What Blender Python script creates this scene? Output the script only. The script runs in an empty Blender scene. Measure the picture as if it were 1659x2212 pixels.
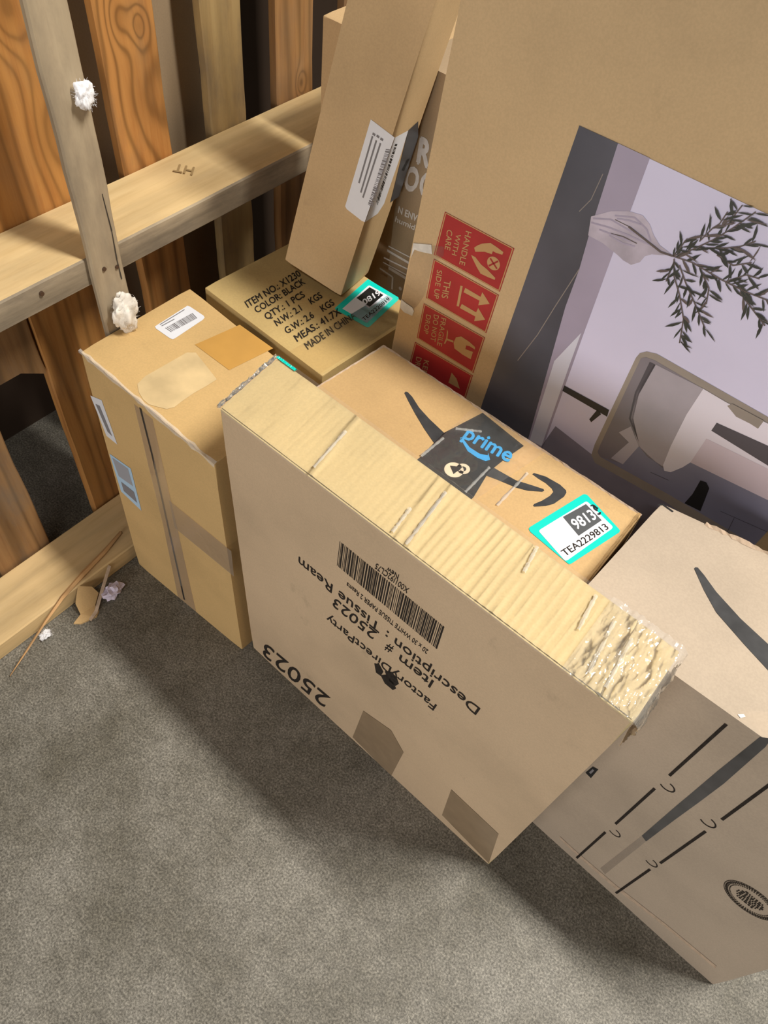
import bpy, bmesh, math, random
from mathutils import Vector, Matrix, Euler, noise

scene = bpy.context.scene
COL = scene.collection

# ------------------------------------------------------------------ camera
cam_d = bpy.data.cameras.new('camera')
cam = bpy.data.objects.new('camera', cam_d)
COL.objects.link(cam)
cam.location = (0.48274, -0.38351, 1.23491)
cam.rotation_euler = Euler((0.632905, -0.086138, 0.705227), 'XYZ')
cam_d.sensor_fit = 'VERTICAL'
cam_d.sensor_height = 36.0
cam_d.lens = 36.0 * 1706.374 / 2212.0
cam_d.clip_start = 0.02
scene.camera = cam

# ------------------------------------------------------------------ world, lights, exposure
scene.view_settings.view_transform = 'Standard'
scene.view_settings.look = 'None'
scene.view_settings.gamma = 1.0
scene.view_settings.use_curve_mapping = False
scene.view_settings.exposure = 0.0
world = bpy.data.worlds.new('world')
scene.world = world
world.use_nodes = True
world.node_tree.nodes['Background'].inputs[0].default_value = (1.0, 0.90, 0.78, 1)
world.node_tree.nodes['Background'].inputs[1].default_value = 0.02


def area(name, loc, target, sx, sy, watts, color):
    d = bpy.data.lights.new(name, 'AREA')
    d.shape = 'RECTANGLE'
    d.size, d.size_y = sx, sy
    d.energy = watts
    d.color = color
    o = bpy.data.objects.new(name, d)
    COL.objects.link(o)
    o.location = loc
    o.rotation_euler = (Vector(target) - Vector(loc)).to_track_quat('-Z', 'Y').to_euler()
    return o


# warehouse fluorescent fittings: over the goods and to the rear; aisle lights are added fill
area('ceiling_tube_goods', (1.42, 0.60, 3.2), (1.42, 0.60, 0), 1.1, 0.16, 140, (1.0, 0.965, 0.885))
area('ceiling_tube_rear', (0.6, 2.2, 3.2), (0.4, 1.4, 0), 1.2, 0.14, 24, (1.0, 0.95, 0.86))
area('front_fill_high', (0.7, -1.7, 3.0), (0.6, -1.2, 0), 1.2, 0.14, 17, (1.0, 0.96, 0.90))  # added overhead fill for the front faces, not a known fitting
area('front_fill_low', (0.55, -2.5, 0.75), (0.45, 0.3, 0.55), 1.6, 0.7, 31, (1.0, 0.96, 0.92))  # added low fill for the front faces

# ------------------------------------------------------------------ materials
def new_mat(name):
    m = bpy.data.materials.new(name)
    m.use_nodes = True
    nt = m.node_tree
    return m, nt, nt.nodes['Principled BSDF']


def N(nt, typ, **kw):
    n = nt.nodes.new(typ)
    for k, v in kw.items():
        if k in n.inputs:
            n.inputs[k].default_value = v
        else:
            setattr(n, k, v)
    return n


def ramp(nt, stops):
    r = nt.nodes.new('ShaderNodeValToRGB')
    e = r.color_ramp.elements
    while len(e) < len(stops):
        e.new(0.5)
    for el, (p, c) in zip(e, stops):
        el.position = p
        el.color = (*c, 1)
    return r


def obj_coords(nt, scale=(1, 1, 1), loc=(0, 0, 0)):
    tc = nt.nodes.new('ShaderNodeTexCoord')
    mp = nt.nodes.new('ShaderNodeMapping')
    mp.inputs['Scale'].default_value = scale
    mp.inputs['Location'].default_value = loc
    nt.links.new(tc.outputs['Object'], mp.inputs['Vector'])
    return mp.outputs['Vector']


def mul(c, f):
    return tuple(max(0.0, x * f) for x in c)


def flat(name, col, rough=0.6, spec=0.3, metallic=0.0, var=0.0, vscale=30.0):
    m, nt, b = new_mat(name)
    b.inputs['Roughness'].default_value = rough
    b.inputs['Specular IOR Level'].default_value = spec
    b.inputs['Metallic'].default_value = metallic
    if var:
        n = N(nt, 'ShaderNodeTexNoise', Scale=vscale, Detail=5.0)
        nt.links.new(obj_coords(nt), n.inputs['Vector'])
        r = ramp(nt, [(0.3, mul(col, 1 - var)), (0.7, mul(col, 1 + var))])
        nt.links.new(n.outputs['Fac'], r.inputs[0])
        nt.links.new(r.outputs[0], b.inputs['Base Color'])
    else:
        b.inputs['Base Color'].default_value = (*col, 1)
    return m


def cardboard(name, col, flute=(0, 0, 0), dirt=0.35):
    """kraft board: mottled pulp, fine fibres, faint flutes along one axis"""
    m, nt, b = new_mat(name)
    L = nt.links.new
    v = obj_coords(nt)
    big = N(nt, 'ShaderNodeTexNoise', Scale=5.0, Detail=4.0, Roughness=0.55)
    fine = N(nt, 'ShaderNodeTexNoise', Scale=420.0, Detail=3.0)
    L(v, big.inputs['Vector'])
    L(v, fine.inputs['Vector'])
    r1 = ramp(nt, [(0.30, mul(col, 0.86)), (0.5, col), (0.72, mul(col, 1.08))])
    L(big.outputs['Fac'], r1.inputs[0])
    r2 = ramp(nt, [(0.35, (0.955, 0.955, 0.955)), (0.65, (1.035, 1.035, 1.035))])
    L(fine.outputs['Fac'], r2.inputs[0])
    mx = N(nt, 'ShaderNodeMix', data_type='RGBA', blend_type='MULTIPLY')
    mx.inputs[0].default_value = 1.0
    L(r1.outputs[0], mx.inputs[6])
    L(r2.outputs[0], mx.inputs[7])
    # scuffs: sparse dark smears
    sc = N(nt, 'ShaderNodeTexNoise', Scale=16.0, Detail=6.0, Roughness=0.7)
    L(obj_coords(nt, (1, 1.6, 0.6), (3.1, 1.7, 0.4)), sc.inputs['Vector'])
    r3 = ramp(nt, [(0.62, (1, 1, 1)), (0.80, (1 - dirt, 1 - dirt, 1 - dirt))])
    L(sc.outputs['Fac'], r3.inputs[0])
    mx2 = N(nt, 'ShaderNodeMix', data_type='RGBA', blend_type='MULTIPLY')
    mx2.inputs[0].default_value = 1.0
    L(mx.outputs[2], mx2.inputs[6])
    L(r3.outputs[0], mx2.inputs[7])
    L(mx2.outputs[2], b.inputs['Base Color'])
    b.inputs['Roughness'].default_value = 0.62
    b.inputs['Specular IOR Level'].default_value = 0.28
    bp = N(nt, 'ShaderNodeBump', Strength=0.07, Distance=0.004)
    soft = N(nt, 'ShaderNodeTexNoise', Scale=14.0, Detail=2.0)
    L(v, soft.inputs['Vector'])
    L(soft.outputs['Fac'], bp.inputs['Height'])
    last = bp
    if any(flute):
        w = N(nt, 'ShaderNodeTexWave', wave_type='BANDS', bands_direction='X', Scale=1.0, Distortion=0.6)
        L(obj_coords(nt, tuple(f for f in flute)), w.inputs['Vector'])
        b2 = N(nt, 'ShaderNodeBump', Strength=0.10, Distance=0.002)
        L(w.outputs['Fac'], b2.inputs['Height'])
        L(bp.outputs['Normal'], b2.inputs['Normal'])
        last = b2
    L(last.outputs['Normal'], b.inputs['Normal'])
    return m


def wood(name, light, dark, axis, offs=0.0, lines=0.5, grey=0.0, stain=(0.16, 0.13, 0.10), freq=150.0, knots=()):
    """sawn softwood, grain along 'y' or 'z'; growth lines bend round the knots (object coordinates)"""
    m, nt, b = new_mat(name)
    L = nt.links.new

    def math_(op, a, c=None):
        n = N(nt, 'ShaderNodeMath', operation=op)
        for k, x in enumerate((a, c)):
            if x is None:
                continue
            if isinstance(x, (int, float)):
                n.inputs[k].default_value = x
            else:
                L(x, n.inputs[k])
        return n.outputs[0]
    st = {'y': (9, 0.6, 9), 'z': (9, 9, 0.6)}[axis]
    v = obj_coords(nt, st, (offs, offs * 0.7, offs * 1.3))
    raw = obj_coords(nt)
    sep = nt.nodes.new('ShaderNodeSeparateXYZ')
    L(raw, sep.inputs[0])
    n1 = N(nt, 'ShaderNodeTexNoise', Scale=1.4, Detail=3.0, Roughness=0.5)
    n2 = N(nt, 'ShaderNodeTexNoise', Scale=9.0, Detail=6.0, Roughness=0.65)
    L(v, n1.inputs['Vector'])
    L(v, n2.inputs['Vector'])
    across = sep.outputs['Y'] if axis == 'z' else math_('ADD', sep.outputs['X'], sep.outputs['Z'])
    u = math_('MULTIPLY', across, freq)
    u = math_('ADD', u, math_('MULTIPLY', n1.outputs['Fac'], 20.0))
    kmask = None
    for y, z, r, k in knots:
        d = N(nt, 'ShaderNodeVectorMath', operation='DISTANCE')
        L(obj_coords(nt, (0, 1, 0.55)), d.inputs[0])
        d.inputs[1].default_value = (0, y, z * 0.55)
        g = math_('POWER', 2.718, math_('MULTIPLY', math_('POWER', math_('DIVIDE', d.outputs['Value'], r), 2.0), -1.0))
        u = math_('ADD', u, math_('MULTIPLY', g, k))
        g2 = math_('POWER', g, 3.0)
        kmask = g2 if kmask is None else math_('MAXIMUM', kmask, g2)
    s = math_('MULTIPLY_ADD', math_('SINE', u), 0.5)
    s.node.inputs[2].default_value = 0.5
    r2 = ramp(nt, [(0.0, (1 - lines,) * 3), (0.22, (1 - lines * .35,) * 3), (0.55, (1, 1, 1)), (1.0, (1.06, 1.06, 1.06))])
    L(s, r2.inputs[0])
    r1 = ramp(nt, [(0.28, dark), (0.5, tuple((a * 2 + c) / 3 for a, c in zip(light, dark))), (0.7, light)])
    L(n2.outputs['Fac'], r1.inputs[0])
    mx = N(nt, 'ShaderNodeMix', data_type='RGBA', blend_type='MULTIPLY')
    mx.inputs[0].default_value = 0.9
    L(r1.outputs[0], mx.inputs[6])
    L(r2.outputs[0], mx.inputs[7])
    n3 = N(nt, 'ShaderNodeTexNoise', Scale=14.0, Detail=6.0, Roughness=0.65)
    L(obj_coords(nt, {'y': (1, .40, 1), 'z': (1, 1, .40)}[axis], (offs * 2, 1, offs)), n3.inputs['Vector'])
    r3 = ramp(nt, [(0.52 - 0.12 * grey, (0, 0, 0)), (0.70, (1, 1, 1))])
    L(n3.outputs['Fac'], r3.inputs[0])
    mx2 = N(nt, 'ShaderNodeMix', data_type='RGBA')
    L(math_('MULTIPLY', r3.outputs[0], grey), mx2.inputs[0])
    L(mx.outputs[2], mx2.inputs[6])
    mx2.inputs[7].default_value = (*stain, 1)
    last = mx2
    if kmask is not None:
        mx3 = N(nt, 'ShaderNodeMix', data_type='RGBA')
        L(math_('MULTIPLY', kmask, 0.35), mx3.inputs[0])
        L(mx2.outputs[2], mx3.inputs[6])
        mx3.inputs[7].default_value = (*mul(dark, 0.55), 1)
        last = mx3
    L(last.outputs[2], b.inputs['Base Color'])
    b.inputs['Roughness'].default_value = 0.7
    b.inputs['Specular IOR Level'].default_value = 0.25
    bp = N(nt, 'ShaderNodeBump', Strength=0.3, Distance=0.0015)
    L(n2.outputs['Fac'], bp.inputs['Height'])
    L(bp.outputs['Normal'], b.inputs['Normal'])
    return m


def film(name, tint=(1, 1, 1), alpha=0.12, rough=0.08, bump=0.35, bscale=60.0):
    """clear packing tape / film: mostly see-through with a glossy coat"""
    m = bpy.data.materials.new(name)
    m.use_nodes = True
    nt = m.node_tree
    nt.nodes.clear()
    L = nt.links.new
    out = nt.nodes.new('ShaderNodeOutputMaterial')
    tr = N(nt, 'ShaderNodeBsdfTransparent')
    tr.inputs[0].default_value = (1, 1, 1, 1)
    df = N(nt, 'ShaderNodeBsdfDiffuse')
    df.inputs[0].default_value = (*tint, 1)
    gl = N(nt, 'ShaderNodeBsdfGlossy')
    gl.inputs[0].default_value = (1, 1, 1, 1)
    gl.inputs['Roughness'].default_value = rough
    fr = N(nt, 'ShaderNodeFresnel', IOR=1.5)
    n = N(nt, 'ShaderNodeTexNoise', Scale=bscale, Detail=3.0, Distortion=0.5)
    L(obj_coords(nt), n.inputs['Vector'])
    bp = N(nt, 'ShaderNodeBump', Strength=bump, Distance=0.006)
    L(n.outputs['Fac'], bp.inputs['Height'])
    L(bp.outputs['Normal'], gl.inputs['Normal'])
    L(bp.outputs['Normal'], fr.inputs['Normal'])
    m1 = N(nt, 'ShaderNodeMixShader')
    m1.inputs[0].default_value = alpha
    L(tr.outputs[0], m1.inputs[1])
    L(df.outputs[0], m1.inputs[2])
    m2 = N(nt, 'ShaderNodeMixShader')
    L(fr.outputs[0], m2.inputs[0])
    L(m1.outputs[0], m2.inputs[1])
    L(gl.outputs[0], m2.inputs[2])
    L(m2.outputs[0], out.inputs[0])
    return m


def srgb(r, g, b):
    f = lambda x: (x / 255 / 12.92) if x / 255 <= 0.04045 else ((x / 255 + 0.055) / 1.055) ** 2.4
    return (f(r), f(g), f(b))


M = {
    'ink': flat('black_ink', (0.030, 0.024, 0.020), 0.75, 0.1, var=0.3, vscale=250),
    'greyink': flat('grey_ink', (0.22, 0.21, 0.22), 0.7, 0.1),
    'black': flat('black_print', (0.012, 0.012, 0.013), 0.5, 0.3),
    'dark': flat('dark_strap', (0.035, 0.03, 0.026), 0.5, 0.4),
    'cream': flat('cream_print', (0.68, 0.57, 0.42), 0.45, 0.4),
    'stain': flat('faint_stamp_ink', (0.36, 0.245, 0.115), 0.8, 0.1),
    'label': flat('white_label_paper', (0.74, 0.75, 0.80), 0.45, 0.4, var=0.03),
    'labelblue': flat('pale_blue_label_paper', (0.42, 0.60, 0.78), 0.45, 0.4),
    'greylabel': flat('grey_label_print', (0.33, 0.34, 0.38), 0.5, 0.3),
    'greydark': flat('dark_grey_label_print', (0.085, 0.09, 0.095), 0.5, 0.3),
    'teal': flat('teal_label_paper', (0.0, 0.62, 0.52), 0.4, 0.4),
    'smile': flat('charcoal_print', (0.042, 0.042, 0.044), 0.6, 0.25, var=0.25, vscale=60),
    'primeblue': flat('sky_blue_print', (0.04, 0.33, 0.62), 0.45, 0.4),
    'white': flat('white_print', (0.62, 0.58, 0.55), 0.6, 0.2, var=0.15, vscale=90),
    'red': flat('red_print', (0.42, 0.030, 0.032), 0.5, 0.35, var=0.12, vscale=25),
    'vein': flat('picture_pale_vein', (0.30, 0.26, 0.24), 0.42, 0.45),
    'tan': flat('unprinted_board_lines', (0.56, 0.34, 0.15), 0.6, 0.25),
    'fray': flat('frayed_board_edge', (0.50, 0.38, 0.28), 0.85, 0.1, var=0.15, vscale=160),
    'pale': flat('torn_label_paper', (0.64, 0.48, 0.26), 0.7, 0.2, var=0.16, vscale=24),
    'tapeamber': flat('amber_tape', (0.53, 0.29, 0.075), 0.18, 0.5, var=0.08, vscale=18),
    'tapebrown': flat('brown_tape', (0.29, 0.205, 0.125), 0.3, 0.4, var=0.1, vscale=40),
    'tapegrey': film('grey_clear_tape', (0.42, 0.36, 0.30), 0.30, 0.25, 0.15, 50),
    'tapethin': film('thin_clear_tape', (0.40, 0.30, 0.18), 0.06, 0.22, 0.10, 30),
    'fold': film('whitened_tape_fold', (0.95, 0.94, 0.90), 0.30, 0.16, 0.1, 60),  # white diffuse share stands in for streak highlights on the folds
    'tapecharcoal': flat('charcoal_tape', (0.065, 0.064, 0.066), 0.28, 0.5, var=0.35, vscale=26),
    'tapedarkblue': flat('dark_blue_tape', (0.045, 0.05, 0.06), 0.3, 0.5),
    'tapeblack': flat('black_tape', (0.026, 0.027, 0.029), 0.22, 0.5, var=0.4, vscale=45),
    'clear': film('clear_tape', (0.8, 0.78, 0.72), 0.05, 0.08, 0.2, 45),
    'glare': flat('white_scrap_and_glint', (0.72, 0.70, 0.66), 0.4, 0.5, var=0.12, vscale=120),  # white of torn scraps, also a glint painted on clear tape
    'p_lilac': flat('picture_lilac_wall', (0.76, 0.73, 0.97), 0.42, 0.45, var=0.06, vscale=5),
    'p_dark': flat('picture_slate_panel', (0.085, 0.085, 0.11), 0.40, 0.45, var=0.32, vscale=7),
    'p_mauve': flat('picture_mauve_band', (0.42, 0.37, 0.50), 0.42, 0.45, var=0.12, vscale=8),
    'p_band': flat('picture_brown_band', (0.105, 0.085, 0.095), 0.42, 0.45, var=0.3, vscale=30),
    'p_mauve2': flat('picture_mauve_vase', (0.56, 0.50, 0.61), 0.42, 0.45, var=0.2, vscale=40),
    'p_strip': flat('picture_white_shelf', (0.74, 0.74, 0.88), 0.42, 0.45),
    'p_black': flat('picture_black_fittings', (0.018, 0.018, 0.022), 0.42, 0.45),
    'p_shade': flat('picture_grey_floor', (0.25, 0.23, 0.30), 0.42, 0.45, var=0.35, vscale=6),
    'p_frame': flat('picture_taupe_frame', (0.36, 0.31, 0.275), 0.42, 0.45, var=0.12, vscale=20),
    'p_inner': flat('picture_dark_mauve', (0.24, 0.215, 0.25), 0.42, 0.45, var=0.1, vscale=9),
    'p_chair': flat('picture_grey_upholstery', (0.44, 0.40, 0.46), 0.42, 0.45, var=0.14, vscale=14),
    'p_dark2': flat('picture_charcoal', (0.09, 0.08, 0.10), 0.42, 0.45),
    'p_light': flat('picture_pale_grey', (0.52, 0.48, 0.56), 0.42, 0.45),
    'p_floor': flat('picture_slate_floor', (0.26, 0.26, 0.37), 0.42, 0.45, var=0.15, vscale=10),
    'p_white': flat('picture_white_table', (0.86, 0.81, 0.93), 0.42, 0.45),
    'p_pinkshade': flat('picture_pink_cabinet', (0.72, 0.62, 0.72), 0.42, 0.45),
    'leaf': flat('picture_dark_leaf', (0.035, 0.040, 0.034), 0.42, 0.45, var=0.4, vscale=60),
    'twig': flat('picture_brown_twig', (0.13, 0.10, 0.095), 0.42, 0.45),
    'film': film('shiny_clear_film', (0.95, 0.93, 0.88), 0.04, 0.09, 0.12, 40),
    'crumple': film('crumpled_clear_tape', (0.96, 0.95, 0.90), 0.10, 0.08, 0.25, 90),
    'tuft': flat('cotton_fibre', (0.72, 0.67, 0.60), 0.95, 0.05, var=0.15, vscale=80),
    'tuftwhite': flat('white_fibre', (0.85, 0.84, 0.86), 0.95, 0.05),
    'nail': flat('rusty_nail', (0.10, 0.06, 0.04), 0.5, 0.5, metallic=0.6),
    'paper': flat('crumpled_white_paper', (0.62, 0.55, 0.66), 0.6, 0.3, var=0.1),
}
CB = {
    'F': cardboard('board_golden', (0.56, 0.44, 0.235), dirt=0.1),
    'Ff': cardboard('board_tan_front', (0.58, 0.43, 0.28)),
    'A': cardboard('board_amber', (0.60, 0.40, 0.175), dirt=0.12),
    'B': cardboard('board_olive_kraft', (0.50, 0.36, 0.155)),
    'P': cardboard('board_warm_kraft', (0.54, 0.355, 0.165), dirt=0.15),
    'G': cardboard('board_pinkish_tan', (0.445, 0.36, 0.275), dirt=0.1),
    'T': cardboard('board_light_kraft', (0.54, 0.375, 0.20)),
    'S': cardboard('board_poster_kraft', (0.62, 0.445, 0.25), dirt=0.2),
    'W': cardboard('board_brown', (0.33, 0.24, 0.15)),
    'K': cardboard('board_plain_kraft', (0.50, 0.34, 0.18)),
}


# ------------------------------------------------------------------ mesh helpers
def link(name, bm_or_mesh, mats, parent=None, loc=(0, 0, 0), smooth=False):
    if isinstance(bm_or_mesh, bmesh.types.BMesh):
        me = bpy.data.meshes.new(name)
        bm_or_mesh.to_mesh(me)
        bm_or_mesh.free()
    else:
        me = bm_or_mesh
    for m in (mats if isinstance(mats, (list, tuple)) else [mats]):
        me.materials.append(m)
    if smooth:
        for p in me.polygons:
            p.use_smooth = True
    o = bpy.data.objects.new(name, me)
    COL.objects.link(o)
    if parent is not None:
        o.parent = parent
    o.location = loc
    return o


def thing(name, label, cat, loc, group=None):
    o = bpy.data.objects.new(name, None)
    o.empty_display_size = 0.05
    COL.objects.link(o)
    o.location = loc
    o['label'] = label
    o['category'] = cat
    if group:
        o['group'] = group
    return o


def tag(o, label, cat, group=None):
    o['label'] = label
    o['category'] = cat
    if group:
        o['group'] = group
    return o


def hexa(bm, c, n=1):
    """c[i][j][k] corner grid -> six bilinear faces of n x n quads, outward facing"""
    cache = {}

    def at(i, j, k):
        key = (round(i, 5), round(j, 5), round(k, 5))
        if key not in cache:
            p = Vector()
            for a, wa in ((0, 1 - i), (1, i)):
                for d, wd in ((0, 1 - j), (1, j)):
                    for e, we in ((0, 1 - k), (1, k)):
                        p = p + Vector(c[a][d][e]) * (wa * wd * we)
            cache[key] = bm.verts.new(p)
        return cache[key]
    out = []
    for o, u, v in (((0, 0, 0), (1, 0, 0), (0, 0, 1)), ((1, 1, 0), (-1, 0, 0), (0, 0, 1)), ((0, 1, 0), (0, -1, 0), (0, 0, 1)),
                    ((1, 0, 0), (0, 1, 0), (0, 0, 1)), ((0, 0, 1), (1, 0, 0), (0, 1, 0)), ((0, 1, 0), (1, 0, 0), (0, -1, 0))):
        fs = []
        for p in range(n):
            for q in range(n):
                g = lambda s, t: at(*[o[x] + u[x] * s / n + v[x] * t / n for x in range(3)])
                fs.append(bm.faces.new((g(p, q), g(p + 1, q), g(p + 1, q + 1), g(p, q + 1))))
        out.append(fs)
    return out


def box_bm(x0, x1, y0, y1, z0, z1, bev=0.0):
    bm = bmesh.new()
    hexa(bm, [[[Vector((x, y, z)) for z in (z0, z1)] for y in (y0, y1)] for x in (x0, x1)])
    if bev:
        bmesh.ops.bevel(bm, geom=bm.edges[:], offset=bev, segments=2, affect='EDGES', profile=0.6)
    return bm


FACE = {'front': ((0, 0, 0), (1, 0, 0), (0, 0, 1), (1, 0, 1)),
        'top': ((0, 0, 1), (1, 0, 1), (0, 1, 1), (1, 1, 1)),
        'right': ((1, 0, 0), (1, 1, 0), (1, 0, 1), (1, 1, 1))}


class Carton:
    """a box known by its eight corners; its faces take prints, labels and tape"""

    def __init__(self, corners, mat, name, label, cat='box', bev=0.0022, front_mat=None, group=None, body='carton_body'):
        self.c = [[[Vector(p) for p in row] for row in pl] for pl in corners]
        pts = [self.c[i][j][0] for i in (0, 1) for j in (0, 1)]
        base = sum(pts, Vector()) / 4
        base.z = min(p.z for p in pts)
        self.base = base
        self.root = thing(name, label, cat, base, group)
        bm = bmesh.new()
        loc = [[[p - base for p in row] for row in pl] for pl in self.c]
        fs = hexa(bm, loc, 10)
        side = {f: k for k, g in enumerate(fs) for f in g}
        if front_mat:
            for f, k in side.items():
                f.material_index = 0 if k == 4 else 1
        rim = [e for e in bm.edges if len({side[f] for f in e.link_faces}) == 2]
        bmesh.ops.bevel(bm, geom=rim, offset=bev, segments=2, affect='EDGES', profile=0.6)
        self.body = link(body, bm, [mat, front_mat] if front_mat else mat, self.root)

    def pt(self, face, a, b, off=0.0):
        p = [self.c[i][j][k] for i, j, k in FACE[face]]
        q = p[0] * ((1 - a) * (1 - b)) + p[1] * (a * (1 - b)) + p[2] * ((1 - a) * b) + p[3] * (a * b)
        n = ((p[1] - p[0]).cross(p[2] - p[0])).normalized()
        return q + n * off - self.base

    def decal(self, name, face, items, parent=None, label=None, step=0.00018, extra=None):
        bm = bmesh.new()
        used = []

        def mi(k):
            if k not in used:
                used.append(k)
            return used.index(k)

        def add(m, ring, lay):
            off = 0.0003 + step * lay
            vs = [bm.verts.new(self.pt(face, a, b, off)) for a, b in ring]
            try:
                f = bm.faces.new(vs)
            except ValueError:
                return
            f.material_index = mi(m)

        def metric(p, q):
            return (self.pt(face, *q) - self.pt(face, *p)).length

        du = metric((0, 0), (1, 0))
        dv = metric((0, 0), (0, 1))
        for it in items:
            k, m, lay = it[0], it[1], it[2]
            if k == 'p':
                add(m, it[3], lay)
            elif k == 't':
                s, O, X, U = it[3:7]
                verts, faces, W, H = glyphs(s)
                vv = []
                for vi, (x, y) in enumerate(verts):
                    fx, fy = x / W, y / H
                    lift = 0.00004 * (vi * 4 // len(verts))
                    a = O[0] + (X[0] - O[0]) * fx + (U[0] - O[0]) * fy
                    b = O[1] + (X[1] - O[1]) * fx + (U[1] - O[1]) * fy
                    vv.append(bm.verts.new(self.pt(face, a, b, 0.0003 + step * lay + lift)))
                for f in faces:
                    try:
                        nf = bm.faces.new([vv[i] for i in f])
                        nf.material_index = mi(m)
                    except ValueError:
                        pass
            elif k == 'b':
                n, seed, q = it[3], it[4], it[5]
                rnd = random.Random(seed)
                ws = []
                for i in range(n):
                    ws.append(rnd.choice((1, 1, 2, 3)))
                    ws.append(rnd.choice((1, 1, 2)))
                tot = float(sum(ws[:-1]))
                s = 0
                for i, w in enumerate(ws[:-1]):
                    if i % 2 == 0:
                        r = []
                        for f, e in ((s, 0), (s + w, 0), (s + w, 1), (s, 1)):
                            f /= tot
                            A = [q[0][d] * (1 - f) + q[1][d] * f for d in (0, 1)]
                            B = [q[3][d] * (1 - f) + q[2][d] * f for d in (0, 1)]
                            r.append((A[0] * (1 - e) + B[0] * e, A[1] * (1 - e) + B[1] * e))
                        add(m, r, lay)
                    s += w
            elif k == 'l':
                w, pts = it[3], it[4]
                for p, q in zip(pts[:-1], pts[1:]):
                    d = Vector(((q[0] - p[0]) * du, (q[1] - p[1]) * dv))
                    if d.length < 1e-6:
                        continue
                    nrm = Vector((-d.y, d.x)).normalized() * (w / 2)
                    e = (nrm.x / du, nrm.y / dv)
                    add(m, [(p[0] - e[0], p[1] - e[1]), (q[0] - e[0], q[1] - e[1]), (q[0] + e[0], q[1] + e[1]), (p[0] + e[0], p[1] + e[1])], lay)
            elif k in 'dce':
                cen, edge, r0 = it[3], it[4], it[5]
                ex = Vector(((edge[0] - cen[0]) * du, (edge[1] - cen[1]) * dv))
                R = ex.length
                th0 = math.atan2(ex.y, ex.x)

                def at(r, t):
                    return (cen[0] + R * r * math.cos(t) / du, cen[1] + R * r * math.sin(t) / dv)
                if k == 'd':
                    n = 40
                    if r0 == 0:
                        add(m, [at(1, 2 * math.pi * i / n) for i in range(n)], lay)
                    else:
                        for i in range(n):
                            t0, t1 = 2 * math.pi * i / n, 2 * math.pi * (i + 1) / n
                            add(m, [at(r0, t0), at(1, t0), at(1, t1), at(r0, t1)], lay)
                elif k == 'c':
                    n = 22
                    for i in range(n):
                        t0 = th0 - 2.35 + 4.0 * i / n
                        t1 = th0 - 2.35 + 4.0 * (i + 1) / n
                        add(m, [at(0.80, t0), at(1, t0), at(1, t1), at(0.80, t1)], lay)
                else:                                            # stamp: rings of ticks and a plate of bars
                    for ring in (0.90, 0.82, 0.74):
                        for i in range(56):
                            t0 = 2 * math.pi * i / 56
                            add(m, [at(ring, t0), at(ring + 0.045, t0), at(ring + 0.045, t0 + 0.07), at(ring, t0 + 0.07)], lay)
                    rnd = random.Random(4)
                    for row in range(6):
                        y0 = -0.42 + row * 0.145
                        x = -0.56 + 0.08 * abs(row - 2.5)
                        while x < 0.52 - 0.08 * abs(row - 2.5):
                            w = rnd.choice((0.05, 0.08, 0.12))
                            ring = [(x, y0), (x + w, y0), (x + w, y0 + 0.1), (x, y0 + 0.1)]
                            add(m, [(cen[0] + R * px / du, cen[1] + R * py / dv) for px, py in ring], lay)
                            x += w + 0.04
        if extra:
            extra(bm, mi)
        bmesh.ops.triangulate(bm, faces=[f for f in bm.faces if len(f.verts) > 4])
        n = ((self.pt(face, 1, 0) - self.pt(face, 0, 0)).cross(self.pt(face, 0, 1) - self.pt(face, 0, 0))).normalized()
        for f in bm.faces:
            f.normal_update()
            if f.normal.dot(n) < 0:
                f.normal_flip()
        o = link(name, bm, [M[k] for k in used], parent or self.root)
        if label:
            o['label'] = label
        return o

    def sheet(self, name, mat, outline, nu, nv, fn, parent=None, label=None):
        """a grid over face coordinates; fn(s,t) -> (face,a,b,offset)"""
        bm = bmesh.new()
        g = [[bm.verts.new(self.pt(*fn(i / nu, j / nv))) for j in range(nv + 1)] for i in range(nu + 1)]
        for i in range(nu):
            for j in range(nv):
                bm.faces.new((g[i][j], g[i + 1][j], g[i + 1][j + 1], g[i][j + 1]))
        bmesh.ops.recalc_face_normals(bm, faces=bm.faces[:])
        o = link(name, bm, mat, parent or self.root, smooth=True)
        if label:
            o['label'] = label
        return o

    def edge_strip(self, name, mat, e0, e1, w, t, seed, face_n, parent=None, label=None, seg=26, rag=0.5):
        """a ragged lip of torn board or tape running along an edge e0-e1 (world points)"""
        rnd = random.Random(seed)
        bm = bmesh.new()
        e0, e1 = Vector(e0) - self.base, Vector(e1) - self.base
        nrm = Vector(face_n).normalized()
        side = (e1 - e0).normalized().cross(nrm)
        rows = []
        for i in range(seg + 1):
            p = e0.lerp(e1, i / seg)
            ww = w * (1 - rag * rnd.random())
            h = t * (0.6 + 0.8 * rnd.random())
            rows.append([bm.verts.new(p + side * -ww * 0.5), bm.verts.new(p + nrm * h + side * (ww * 0.1 * (rnd.random() - .5))), bm.verts.new(p + side * ww * 0.5 - nrm * 0.0006)])
        for a, b in zip(rows[:-1], rows[1:]):
            for k in (0, 1):
                bm.faces.new((a[k], b[k], b[k + 1], a[k + 1]))
            if mat is not M['fold']:
                bm.faces.new((a[2], b[2], b[0], a[0]))
        bmesh.ops.recalc_face_normals(bm, faces=bm.faces[:])
        o = link(name, bm, mat, parent or self.root)
        if label:
            o['label'] = label
        return o


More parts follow.
